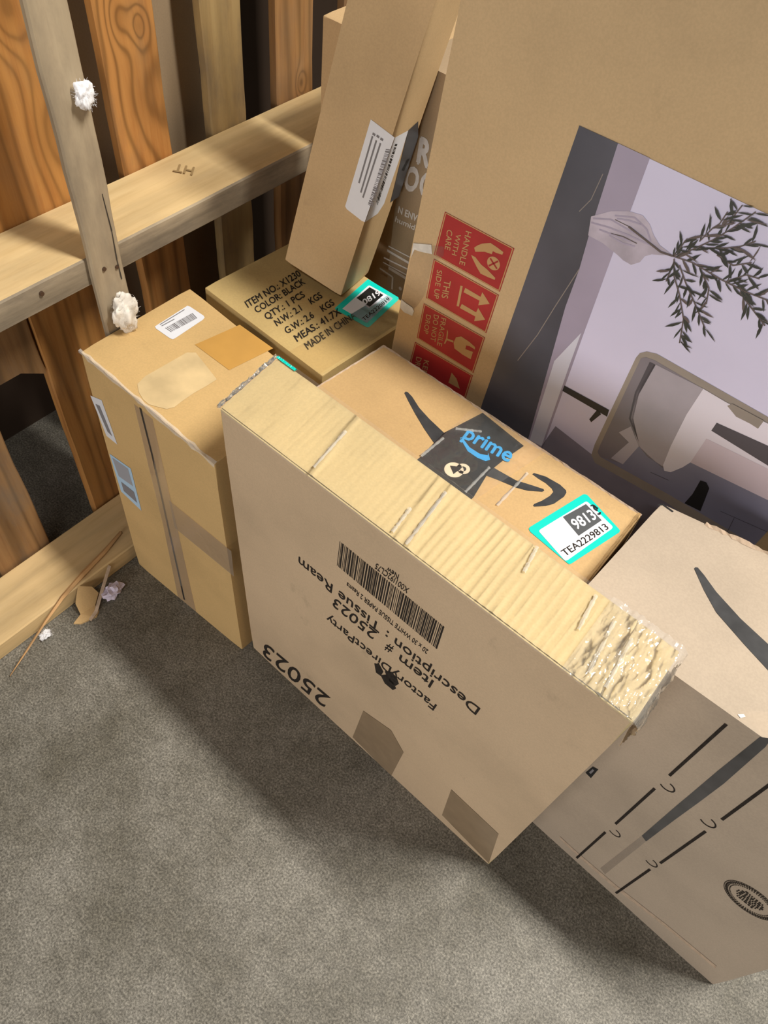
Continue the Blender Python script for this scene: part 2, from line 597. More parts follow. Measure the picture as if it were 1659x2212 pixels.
_gl = {}
BOLD = {'R': 0.10, 'O': 0.09, 'N ENV': 0.06, 'humidi': 0.035, '9813': 0.05, '0819': 0.05, 'prime': 0.05, 'MADE IN CHINA': 0.042,
        'ITEM NO.: X1230': 0.042, 'COLOR: BLACK': 0.042, 'QTY.: 1 PCS': 0.042, 'N.W.: 2.1    KGS': 0.042, 'G.W.: 2.6    KGS': 0.042,
        'MEAS.: 41.7X': 0.042, 'HT': 0.04}


def glyphs(s):
    """triangles of a line of lettering, with its width and cap height"""
    if s in _gl:
        return _gl[s]

    def raw(txt):
        cu = bpy.data.curves.new('lettering', 'FONT')
        cu.body = txt
        cu.resolution_u = 3
        ob = bpy.data.objects.new('lettering', cu)
        COL.objects.link(ob)
        dg = bpy.context.evaluated_depsgraph_get()
        me = bpy.data.meshes.new_from_object(ob.evaluated_get(dg))
        vs = [(v.co.x, v.co.y) for v in me.vertices]
        fs = [tuple(p.vertices) for p in me.polygons]
        bpy.data.objects.remove(ob)
        bpy.data.curves.remove(cu)
        bpy.data.meshes.remove(me)
        return vs, fs
    hv, _ = raw('H')
    H = max(y for x, y in hv)
    vs, fs = raw(s)
    x0 = min(x for x, y in vs)
    W = max(x for x, y in vs) - x0
    sh = BOLD.get(s, 0.016)                            # heavier strokes: the line struck again a hair to the side
    n0 = len(vs)
    out, of = [], []
    for q, (dx, dy) in enumerate(((0, 0), (sh, 0), (sh * .5, sh * .5), (sh * .5, -sh * .5))):
        out += [(x - x0 + dx, y + dy) for x, y in vs]
        of += [tuple(i + q * n0 for i in f) for f in fs]
    _gl[s] = (out, of, W + sh, H)
    return _gl[s]


D = {
 'F_print': [['b','ink',1,62,3,[[0.3522,0.8816],[0.6341,0.8723],[0.6339,0.7861],[0.3481,0.7952]]],['t','ink',1,'New',[0.5095,0.9205],[0.4792,0.9172],[0.5082,0.9037]],['t','ink',1,'X001I92CL75',[0.5389,0.9034],[0.4517,0.9031],[0.5362,0.8845]],['t','ink',1,'20 x 30 WHITE TISSUE PAPER 2 Reams',[0.6169,0.7594],[0.381,0.766],[0.6149,0.7416]],['t','ink',1,'Description : Tissue Ream',[0.7702,0.7061],[0.2288,0.7143],[0.7676,0.6699]],['t','ink',1,'Item',[0.6512,0.6665],[0.5536,0.6622],[0.6474,0.6285]],['t','ink',1,'#',[0.5335,0.6673],[0.5131,0.662],[0.5273,0.6302]],['t','ink',1,'25023',[0.4821,0.6703],[0.3489,0.6706],[0.473,0.6296]],['t','ink',1,'FactoryDirectParty',[0.6777,0.5831],[0.3269,0.5751],[0.6741,0.5486]],['t','ink',1,'25023',[0.3547,0.1453],[0.0666,0.1179],[0.3325,0.0406]],['p','ink',1,[[0.488,0.536],[0.5032,0.5492],[0.5185,0.532],[0.5132,0.5039],[0.4979,0.5008]]],['p','ink',1,[[0.5218,0.54],[0.5405,0.5616],[0.5585,0.5554],[0.5678,0.537],[0.5602,0.5156],[0.5385,0.5139]]],['p','ink',1,[[0.5128,0.5069],[0.5275,0.5304],[0.5504,0.5232],[0.5638,0.5063],[0.5556,0.4873],[0.529,0.4862]]]],
 'F_tape': [['p','tapebrown',1,[[0.479,0.2476],[0.5797,0.278],[0.6354,0.2158],[0.6206,-0.006],[0.4559,0.018]]],['p','tapebrown',1,[[0.8001,0.2482],[0.9631,0.2368],[0.9973,0.0147],[0.8133,0.0477]]]],
 'A_label_top': [['p','label',1,[[0.108,0.5423],[0.1004,0.844],[0.0996,0.8613],[0.115,0.8708],[0.2162,0.8842],[0.2313,0.8773],[0.2384,0.8523],[0.2471,0.5722],[0.2444,0.5543],[0.2296,0.5451],[0.125,0.5337]]],['b','greyink',2,26,5,[[0.153,0.5856],[0.1611,0.8391],[0.21,0.8309],[0.1984,0.5916]]],['l','greyink',2,0.0016,[[0.1158,0.5805],[0.1132,0.8183]]],['l','greyink',2,0.0016,[[0.1295,0.5808],[0.134,0.6973]]]],
 'A_tape': [['p','tapeamber',1,[[0.3514,0.6378],[0.3991,1.0265],[0.6472,1.0495],[0.6063,0.6547]]]],
 'A_patch': [['p','pale',1,[[0.3683,0.0912],[0.353,0.178],[0.3604,0.3617],[0.3666,0.5423],[0.3979,0.5908],[0.5024,0.5606],[0.6118,0.5286],[0.6099,0.4267],[0.6035,0.3261],[0.6041,0.2188],[0.6085,0.1379],[0.5918,0.0878],[0.5568,0.0598],[0.511,0.0282],[0.4675,0.0282],[0.4163,0.0487]]]],
 'A_label_narrow': [['p','label',1,[[-0.0212,0.8354],[0.0887,0.8596],[0.1325,0.6978],[0.0368,0.6957]]],['p','greyink',2,[[0.0117,0.8158],[0.0523,0.8242],[0.1002,0.7198],[0.0621,0.7237]]]],
 'A_label_blue': [['p','labelblue',1,[[0.0148,0.6083],[0.2125,0.6261],[0.2117,0.4205],[0.0303,0.4353]]],['p','greylabel',2,[[0.0349,0.5993],[0.1815,0.6124],[0.1879,0.5326],[0.0522,0.5204]]],['p','greyink',2,[[0.0619,0.4978],[0.1822,0.5028],[0.1866,0.4492],[0.0653,0.4536]]]],
 'A_seam': [['l','dark',2,0.004,[[0.46,0.9757],[0.4721,0.7949],[0.4696,0.5065],[0.4643,0.0238]]],['p','tapegrey',1,[[0.409,0.9704],[0.5501,0.9718],[0.5592,0.6192],[0.5723,-0.0092],[0.3945,-0.0019],[0.418,0.4567],[0.408,0.7172]]],['p','tapegrey',1,[[0.5366,0.6301],[1.0366,0.642],[1.0287,0.5023],[0.5361,0.4925]]]],
 'B_print': [['t','ink',1,'ITEM NO.: X1230',[0.3065,0.0865],[0.2863,0.638],[0.2523,0.1092]],['t','ink',1,'COLOR: BLACK',[0.3774,0.0958],[0.3577,0.5988],[0.3275,0.1146]],['t','ink',1,'QTY.: 1 PCS',[0.4585,0.1006],[0.446,0.4928],[0.4089,0.121]],['t','ink',1,'N.W.: 2.1    KGS',[0.5366,0.109],[0.5194,0.5833],[0.4869,0.1303]],['t','ink',1,'G.W.: 2.6    KGS',[0.6232,0.1068],[0.613,0.5941],[0.5742,0.1279]],['t','ink',1,'MEAS.: 41.7X',[0.7085,0.1045],[0.6968,0.5602],[0.6577,0.126]],['t','ink',1,'MADE IN CHINA',[0.796,0.1049],[0.7797,0.616],[0.7437,0.1251]]],
 'B_sticker': [['p','teal',1,[[0.6412,0.5573],[0.6359,0.5715],[0.5759,0.9827],[0.5802,0.9938],[0.8125,1.0107],[0.8241,1.0051],[0.8334,0.9826],[0.8884,0.6031],[0.8838,0.5882],[0.6541,0.5544]]],['p','label',2,[[0.6718,0.5973],[0.6214,0.9354],[0.6277,0.9465],[0.7935,0.9694],[0.8036,0.9643],[0.8555,0.6271],[0.8522,0.6182]]],['p','black',3,[[0.6576,0.7623],[0.6374,0.9285],[0.7434,0.9417],[0.7664,0.7653]]],['t','label',4,'0819',[0.7353,0.7465],[0.7306,0.9365],[0.6953,0.768]],['t','ink',3,'TEA2220819',[0.8352,0.619],[0.8004,0.9436],[0.8089,0.6252]]],
 'P_sticker': [['p','teal',1,[[0.7838,0.3001],[0.7825,0.3197],[0.8313,0.848],[0.8347,0.8613],[0.842,0.8695],[0.9737,0.7676],[0.9794,0.7588],[0.9802,0.7383],[0.9329,0.2666],[0.9295,0.25],[0.9196,0.251],[0.7926,0.2859]]],['p','label',2,[[0.8089,0.3358],[0.8084,0.3526],[0.8509,0.7994],[0.8535,0.8105],[0.8598,0.8116],[0.9529,0.7536],[0.9572,0.7458],[0.958,0.7252],[0.9195,0.2718],[0.9161,0.2552],[0.9097,0.2564],[0.8133,0.3286]]],['p','greydark',3,[[0.8321,0.5633],[0.8569,0.7853],[0.9214,0.7413],[0.9001,0.503]]],['t','label',4,'9813',[0.8852,0.5338],[0.9075,0.7351],[0.854,0.5648]],['t','ink',3,'TEA2229813',[0.9091,0.2846],[0.9521,0.718],[0.8892,0.2976]],['l','black',5,0.0018,[[0.871,0.7941],[0.8747,0.8147],[0.8925,0.8107]]],['l','black',5,0.0018,[[0.8777,0.8076],[0.8858,0.7896],[0.8952,0.7937]]],['l','black',5,0.0018,[[0.9007,0.7698],[0.9066,0.7746],[0.9037,0.7958]]]],
 'P_smile': [['p','smile',1,[[0.1972,0.6974],[0.1955,0.7166],[0.201,0.7248],[0.2251,0.7101],[0.272,0.6564],[0.3241,0.621],[0.4076,0.5818],[0.4501,0.5449],[0.4401,0.4304],[0.3939,0.4549],[0.3409,0.5098],[0.2807,0.5828],[0.2285,0.6524]]],['p','smile',1,[[0.5193,0.4671],[0.5613,0.5766],[0.6029,0.5863],[0.6571,0.6017],[0.7021,0.6487],[0.735,0.6812],[0.7401,0.6728],[0.7379,0.654],[0.705,0.5843],[0.6727,0.5448],[0.6241,0.5118],[0.5826,0.4784],[0.5335,0.4199]]],['p','smile',1,[[0.6795,0.7408],[0.6799,0.7583],[0.7139,0.7948],[0.7614,0.8061],[0.7861,0.7932],[0.7918,0.7759],[0.7947,0.7307],[0.7872,0.6215],[0.7745,0.5618],[0.7512,0.4956],[0.7466,0.4969],[0.7459,0.5156],[0.7555,0.5809],[0.7628,0.6616],[0.762,0.7119],[0.7523,0.73],[0.728,0.741],[0.6999,0.7378]]]],
 'P_tape': [['p','tapeblack',1,[[0.4086,-0.0281],[0.4056,0.2655],[0.3919,0.5824],[0.422,0.9789],[0.5966,0.9271],[0.5866,0.7217],[0.582,0.5183],[0.6069,0.2462],[0.6088,-0.0921]]],['t','primeblue',2,'prime',[0.4426,0.6508],[0.6029,0.7038],[0.4315,0.7928]],['p','primeblue',2,[[0.439,0.6351],[0.4422,0.6497],[0.4836,0.6099],[0.5205,0.6133],[0.5414,0.6447],[0.536,0.6682],[0.557,0.6222],[0.551,0.5866],[0.5251,0.5676],[0.4888,0.5679]]],['d','cream',2,[0.5055,0.3463],[0.4868,0.2914],0],['d','cream',2,[0.5221,0.4039],[0.5415,0.413],0.45],['p','black',3,[[0.4877,0.3556],[0.5175,0.4115],[0.515,0.3103]]]],
 'T_label': [['p','label',1,[[0.6738,0.4021],[1.0358,0.3963],[1.0045,0.2015],[0.9563,0.2004],[0.7046,0.205],[0.6737,0.209]]],['b','greyink',2,34,7,[[0.9759,0.3672],[0.972,0.2418],[1.046,0.242],[1.0423,0.3716]]],['l','greyink',2,0.0022,[[0.7591,0.3752],[0.7659,0.2727]]],['l','greyink',2,0.0022,[[0.8235,0.3719],[0.8289,0.2563]]],['l','greyink',2,0.0022,[[0.8862,0.3714],[0.8781,0.2489]]],['l','greyink',2,0.004,[[0.7697,0.382],[0.7694,0.3773]]],['l','greyink',2,0.004,[[0.8275,0.3826],[0.8274,0.3779]]],['l','greyink',2,0.004,[[0.8863,0.3818],[0.8863,0.377]]]],
 'T_label_side': [['p','label',1,[[0.1172,0.3881],[0.5694,0.384],[0.6042,0.3312],[0.592,0.2142],[0.4503,0.197],[0.0147,0.2002]]],['b','black',2,30,9,[[0.2024,0.3709],[0.1964,0.2424],[0.3215,0.2253],[0.2968,0.3668]]],['p','black',2,[[0.9504,0.3024],[1.0608,0.3005],[1.002,0.2731],[0.8765,0.2808]]],['p','tapedarkblue',1,[[0.5694,0.384],[0.8659,0.3914],[1.112,0.347],[1.1955,0.2],[0.8724,0.2027]]]],
 'W_print': [['t','white',1,'R',[0.1964,0.8491],[0.3531,0.8512],[0.2034,0.8909]],['t','white',1,'O',[0.0684,0.7937],[0.2457,0.7974],[0.0919,0.8348]],['t','white',1,'O',[0.2642,0.7981],[0.4378,0.8017],[0.2815,0.8385]],['t','white',1,'N ENV',[0.0442,0.7433],[0.2973,0.7462],[0.049,0.7563]],['t','white',1,'humidi',[0.0187,0.7237],[0.3059,0.7287],[0.0258,0.7345]],['l','white',1,0.002,[[-0.0287,0.6679],[0.3068,0.6713]]],['l','white',1,0.004,[[-0.0415,0.6578],[0.3054,0.6583]]],['l','white',1,0.0025,[[-0.0752,0.6386],[0.2911,0.6448]]],['l','white',1,0.002,[[-0.0815,0.6278],[0.2896,0.6314]]],['l','white',1,0.005,[[0.0028,0.6232],[0.257,0.6231]]],['l','white',1,0.003,[[-0.1182,0.6109],[0.0739,0.6089],[0.0848,0.581]]],['d','white',1,[0.1976,0.5941],[0.2197,0.5952],0]],
 'S_r1': [['p','red',1,[[0.0349,0.6065],[0.1334,0.6062],[0.1326,0.5543],[0.0331,0.5555]]],['l','tan',2,0.0012,[[0.0366,0.6057],[0.1317,0.6053],[0.1309,0.5553],[0.035,0.5564],[0.0366,0.6057]]],['t','tan',2,'HANDLE',[0.0679,0.5988],[0.0704,0.5606],[0.0756,0.6]],['t','tan',2,'WITH',[0.0565,0.5907],[0.0574,0.5666],[0.063,0.5917]],['t','tan',2,'CARE',[0.0432,0.5903],[0.0463,0.5683],[0.0508,0.5915]],['p','tan',2,[[0.084,0.5861],[0.0876,0.5903],[0.0929,0.5946],[0.1028,0.5995],[0.1131,0.5985],[0.1218,0.5972],[0.1214,0.594],[0.1136,0.5927],[0.1086,0.5926],[0.1083,0.589],[0.0987,0.5876],[0.0869,0.5825]]],['p','tan',2,[[0.0828,0.577],[0.0888,0.5771],[0.0989,0.5725],[0.108,0.5709],[0.1216,0.5666],[0.1216,0.5642],[0.1125,0.5633],[0.1015,0.5627],[0.0937,0.5678],[0.0854,0.5743]]],['d','tan',2,[0.1139,0.5805],[0.1225,0.5822],0],['l','red',3,0.002,[[0.108,0.5841],[0.1202,0.577]]],['l','red',3,0.002,[[0.1089,0.5755],[0.1188,0.5854]]]],
 'S_r2': [['p','red',1,[[0.0343,0.5512],[0.1327,0.5504],[0.1321,0.4995],[0.0359,0.501]]],['l','tan',2,0.0012,[[0.0361,0.5504],[0.1311,0.5495],[0.1304,0.5004],[0.0376,0.5019],[0.0361,0.5504]]],['t','tan',2,'THIS',[0.0561,0.5344],[0.0579,0.5122],[0.0652,0.5367]],['t','tan',2,'SIDE UP',[0.0426,0.5414],[0.0471,0.5063],[0.0499,0.5431]],['p','tan',2,[[0.0795,0.5377],[0.0828,0.5386],[0.0851,0.5128],[0.0817,0.512]]],['p','tan',2,[[0.0869,0.5383],[0.1102,0.5376],[0.1107,0.5438],[0.1247,0.5353],[0.1105,0.5267],[0.1102,0.5327],[0.0861,0.5323]]],['p','tan',2,[[0.0881,0.5178],[0.1104,0.5173],[0.1115,0.5236],[0.1253,0.5146],[0.1113,0.5057],[0.111,0.512],[0.0869,0.5118]]]],
 'S_r3': [['p','red',1,[[0.0346,0.4931],[0.1324,0.4934],[0.1319,0.4406],[0.0358,0.4438]]],['l','tan',2,0.0012,[[0.0363,0.4923],[0.1308,0.4925],[0.1302,0.4416],[0.0376,0.4447],[0.0363,0.4923]]],['t','tan',2,'FRAGILE',[0.0647,0.4881],[0.0687,0.4497],[0.0721,0.4899]],['t','tan',2,'DO NOT',[0.0532,0.4869],[0.0575,0.451],[0.0607,0.4886]],['t','tan',2,'DROP',[0.0422,0.4816],[0.0443,0.4557],[0.0493,0.483]],['p','tan',2,[[0.0916,0.4654],[0.0928,0.4737],[0.0999,0.4785],[0.1134,0.4775],[0.1232,0.4752],[0.1241,0.4719],[0.1151,0.4724],[0.1103,0.4708],[0.1107,0.4657],[0.1224,0.4676],[0.1223,0.4566],[0.1089,0.4566],[0.0951,0.4585]]],['p','tan',2,[[0.0774,0.4773],[0.0797,0.4747],[0.0812,0.4661],[0.0909,0.4676],[0.0908,0.465],[0.0812,0.4635],[0.08,0.4573],[0.0781,0.4571],[0.0793,0.466]]]],
 'S_r4': [['p','red',1,[[0.0346,0.437],[0.1323,0.4372],[0.1325,0.3774],[0.0325,0.3745]]],['l','tan',2,0.0012,[[0.0363,0.4359],[0.1306,0.4362],[0.1307,0.3784],[0.0344,0.3757],[0.0363,0.4359]]],['t','tan',2,'KEEP',[0.0549,0.4202],[0.0567,0.3918],[0.0629,0.4221]],['t','tan',2,'DRY',[0.0421,0.4181],[0.0426,0.3976],[0.0507,0.4204]],['p','tan',2,[[0.101,0.4245],[0.1107,0.4201],[0.12,0.4087],[0.1005,0.408]]]],
 'S_tape': [['p','clear',3,[[0.002,0.5564],[0.0447,0.5703],[0.047,0.5602],[0.034,0.5466],[0.0329,0.503],[0.0226,0.479],[0.0006,0.4737]]],['p','glare',4,[[0.0015,0.5564],[0.027,0.5653],[0.0309,0.5555],[0.0127,0.551],[0.0051,0.55],[0.0022,0.5384]]],['p','glare',4,[[0.0001,0.4825],[0.0081,0.4811],[0.0192,0.48],[0.0229,0.4765],[0.0219,0.4695],[0.0082,0.4681],[0.0005,0.471]]]],
 'S_pic': [['p','p_lilac',1,[[0.1593,0.7359],[0.56,0.7359],[0.56,0.16],[0.1593,0.16]]],['p','p_dark',2,[[0.1593,0.7359],[0.2033,0.7363],[0.2099,0.6611],[0.2152,0.619],[0.2169,0.5757],[0.2386,0.4031],[0.2501,0.2984],[0.1675,0.2613],[0.1585,0.4054]]],['p','p_mauve',2,[[0.2033,0.7363],[0.2387,0.7364],[0.242,0.6916],[0.2433,0.6486],[0.2502,0.5572],[0.2634,0.398],[0.272,0.3139],[0.2501,0.2984],[0.2386,0.4031],[0.2169,0.5757],[0.2152,0.619],[0.2099,0.6611]]],['p','p_strip',3,[[0.247,0.5582],[0.2303,0.5118],[0.242,0.3949],[0.2609,0.3964],[0.2501,0.516]]],['p','p_black',3,[[0.2548,0.4901],[0.3196,0.4911],[0.3214,0.4819],[0.2553,0.4824]]],['p','p_black',3,[[0.3064,0.4842],[0.3028,0.4668],[0.3068,0.4645],[0.3133,0.4808]]],['l','vein',3,0.0008,[[0.2004,0.7087],[0.1986,0.684],[0.1911,0.6694]]],['l','vein',3,0.001,[[0.2152,0.619],[0.2052,0.5713],[0.1975,0.5305],[0.1851,0.4882]]],['p','p_mauve2',3,[[0.2054,0.6702],[0.2232,0.6826],[0.2407,0.6896],[0.2559,0.6916],[0.2664,0.6873],[0.275,0.6802],[0.2852,0.6747],[0.2953,0.6731],[0.3006,0.672],[0.2926,0.6679],[0.2818,0.6642],[0.2761,0.6597],[0.274,0.6526],[0.2665,0.6465],[0.2565,0.647],[0.2492,0.649],[0.2289,0.6527],[0.2101,0.6531]]],['l','p_mauve',4,0.0016,[[0.2083,0.6694],[0.2267,0.6759],[0.2514,0.6743],[0.2707,0.6735]]],['l','p_mauve',4,0.0016,[[0.2079,0.6653],[0.2281,0.6686],[0.2512,0.6702],[0.2767,0.6711]]],['l','p_mauve',4,0.0016,[[0.2189,0.6628],[0.2375,0.6645],[0.2558,0.6662]]],['l','p_mauve',4,0.0016,[[0.2315,0.662],[0.2489,0.6612],[0.2619,0.6637]]],['l','p_mauve',4,0.0016,[[0.229,0.6807],[0.2492,0.6869],[0.2658,0.6822],[0.2749,0.6743]]],['l','p_mauve',4,0.0016,[[0.2322,0.6791],[0.2447,0.6823],[0.2579,0.6838]]],['l','twig',4,0.001,[[0.2326,0.6645],[0.2458,0.667],[0.2625,0.667]]],['l','twig',4,0.0008,[[0.2307,0.6775],[0.2473,0.6775],[0.2655,0.6743]]],['p','p_shade',2,[[0.2609,0.3964],[0.2667,0.4338],[0.3264,0.4248],[0.4407,0.4228],[0.56,0.4338],[0.56,0.3],[0.298,0.1756],[0.2395,0.3685]]],['p','p_frame',3,[[0.3198,0.5698],[0.326,0.575],[0.3372,0.5779],[0.56,0.5727],[0.56,0.4102],[0.4429,0.419],[0.3368,0.4162],[0.3271,0.4235],[0.3243,0.4401],[0.3183,0.5631]]],['p','p_inner',4,[[0.3237,0.5652],[0.328,0.569],[0.3388,0.5706],[0.56,0.5628],[0.56,0.4305],[0.4386,0.4312],[0.3383,0.4284],[0.3325,0.4321],[0.3311,0.4428]]],['p','p_chair',5,[[0.3403,0.5671],[0.402,0.5687],[0.4021,0.5336],[0.4125,0.4613],[0.3893,0.4623],[0.372,0.4704],[0.3483,0.4956],[0.339,0.5277]]],['p','p_dark2',5,[[0.3346,0.5666],[0.3422,0.5669],[0.3423,0.5267],[0.3508,0.4971],[0.3717,0.4734],[0.3462,0.4944],[0.337,0.5265]]],['p','p_light',5,[[0.344,0.4717],[0.3532,0.4866],[0.3743,0.4687],[0.3689,0.4357],[0.3517,0.4345],[0.3611,0.4667]]],['p','p_floor',5,[[0.3383,0.4284],[0.3689,0.4357],[0.3743,0.4687],[0.4139,0.459],[0.4375,0.4843],[0.56,0.493],[0.56,0.4305],[0.4386,0.4312]]],['p','p_white',6,[[0.402,0.5687],[0.4312,0.5676],[0.4836,0.5689],[0.56,0.5679],[0.56,0.493],[0.4375,0.4843],[0.4332,0.4735],[0.4247,0.4597],[0.4171,0.4572],[0.4122,0.4628],[0.4071,0.4896],[0.4021,0.5336]]],['p','p_dark2',7,[[0.4356,0.5425],[0.4958,0.5475],[0.56,0.5519],[0.56,0.5309],[0.5098,0.5276],[0.4358,0.5313]]],['p','p_pinkshade',7,[[0.4365,0.5202],[0.56,0.5268],[0.56,0.493],[0.4375,0.4843]]],['p','p_frame',7,[[0.4343,0.5649],[0.4374,0.5694],[0.476,0.5696],[0.4762,0.5589],[0.466,0.5596],[0.4492,0.559]]],['p','p_black',7,[[0.4669,0.472],[0.4741,0.4671],[0.4827,0.4337],[0.461,0.4321],[0.4622,0.4486],[0.4598,0.4704]]],['l','p_dark2',7,0.0006,[[0.5016,0.4477],[0.5606,0.4552]]],['l','p_dark2',7,0.0006,[[0.4043,0.4459],[0.4283,0.4488]]],['l','p_dark2',7,0.0006,[[0.5198,0.4489],[0.5266,0.4178]]]],
 'S_branches': [[[0.2472,0.6775],[0.2717,0.6732],[0.2892,0.67],[0.3023,0.6716]],[[0.3023,0.6716],[0.3173,0.6847],[0.3304,0.6993],[0.3418,0.7152],[0.3528,0.734]],[[0.3023,0.6716],[0.3053,0.6796],[0.3063,0.6879],[0.3075,0.6909]],[[0.3194,0.6934],[0.3248,0.7082],[0.3286,0.7135],[0.3298,0.7248]],[[0.3305,0.7106],[0.3367,0.7228],[0.3389,0.7343]],[[0.3285,0.6908],[0.3458,0.6982],[0.3564,0.704],[0.3669,0.7135]],[[0.3023,0.6716],[0.3238,0.6743],[0.3554,0.6722],[0.3851,0.6722],[0.407,0.6742],[0.4302,0.6701]],[[0.3048,0.67],[0.3132,0.6558],[0.3275,0.6425],[0.3438,0.6235],[0.3531,0.6]],[[0.3129,0.6668],[0.3283,0.6543],[0.3504,0.6387],[0.3685,0.625]],[[0.3324,0.6727],[0.3508,0.6604],[0.3567,0.6461]],[[0.3625,0.6727],[0.376,0.6855],[0.3892,0.6875]],[[0.3795,0.6695],[0.3982,0.6616],[0.4189,0.6531]],[[0.341,0.6897],[0.36,0.6876],[0.3743,0.6965]],[[0.3061,0.6678],[0.3075,0.6575],[0.3083,0.648]]],
 'G_print': [['l','ink',1,0.0034,[[0.4282,0.9699],[0.4325,0.7005]]],['l','ink',1,0.0034,[[0.433,0.618],[0.4372,0.3543]]],['l','ink',1,0.0034,[[0.4363,0.2791],[0.4396,0.0222]]],['l','ink',1,0.0034,[[0.583,0.9533],[0.5923,0.6899]]],['l','ink',1,0.0034,[[0.5945,0.6094],[0.6004,0.348]]],['l','ink',1,0.0034,[[0.5994,0.2843],[0.6046,0.0236]]],['c','ink',1,[0.449,0.6598],[0.4712,0.6588],0],['c','ink',1,[0.4534,0.3146],[0.4746,0.3152],0],['c','ink',1,[0.5781,0.648],[0.6007,0.647],0],['c','ink',1,[0.5843,0.3199],[0.6055,0.3205],0],['p','black',1,[[0.2753,0.4661],[0.2792,0.5151],[0.2958,0.5207],[0.297,0.4621]]],['p','greyink',2,[[0.2825,0.4795],[0.2836,0.5054],[0.2895,0.5047],[0.289,0.4796]]]],
 'G_tape': [['p','tapecharcoal',1,[[0.4923,0.9981],[0.5089,1.0142],[0.5154,0.9833],[0.5259,0.8044],[0.5269,0.6908],[0.5267,0.5644],[0.5283,0.3896],[0.5085,0.3986],[0.5007,0.6099],[0.4987,0.6899],[0.4945,0.8282],[0.4953,0.9273]]],['p','tapegrey',1,[[0.5085,0.3986],[0.5283,0.3896],[0.5359,0.0725],[0.5113,0.0817]]]],
 'G_emblem': [['d','ink',1,[0.8026,0.4936],[0.7352,0.4734],0.97],['d','ink',1,[0.8026,0.4936],[0.741,0.4763],0.965],['e','ink',2,[0.8026,0.4936],[0.7352,0.4734],0]],
 'G_flap': [['p','fray',1,[[0.3511,0.0592],[0.4254,0.0573],[0.5839,0.0664],[0.7667,0.0942],[0.9448,0.1081],[0.9509,0.0916],[0.7713,0.0781],[0.5872,0.0451],[0.4279,0.0401],[0.3539,0.0461]]]],
 'G_smile': [['p','smile',1,[[0.1686,0.6534],[0.1688,0.6666],[0.1739,0.6725],[0.1972,0.6463],[0.2434,0.585],[0.3232,0.5109],[0.4052,0.4592],[0.5229,0.4445],[0.5515,0.3087],[0.4352,0.3249],[0.363,0.3816],[0.2713,0.4651],[0.2194,0.5511]]],['l','black',1,0.0022,[[-0.0045,0.969],[0.0032,0.9919],[0.037,0.9729]]]],
 'H_stamp': [['t','stain',1,'HT',[0.434,0.754],[0.2123,0.744],[0.5382,0.7432]]],
 'P_folds': [[[0.4054,0.2707],[0.4055,0.5398]],[[0.5793,0.2351],[0.5731,0.5566]],[[0.6723,0.303],[0.6669,0.7198]],[[0.4062,0.6852],[0.4699,0.8078]]],
 'P_film': [[0.4061,0.2523],[0.3885,0.9707],[0.6595,1.0002],[0.6175,0.2344]],
 'G_clear': [['p','clear',2,[[0.4191,0.0079],[0.4458,0.0701],[0.4806,0.1252],[0.537,0.1344],[0.5616,0.0456],[0.4923,-0.0034],[0.4539,-0.0043]]],['p','glare',3,[[0.4305,0.0214],[0.4403,0.042],[0.4467,0.0357],[0.4395,0.0148]]]],  # the white piece is a painted glint on the tape
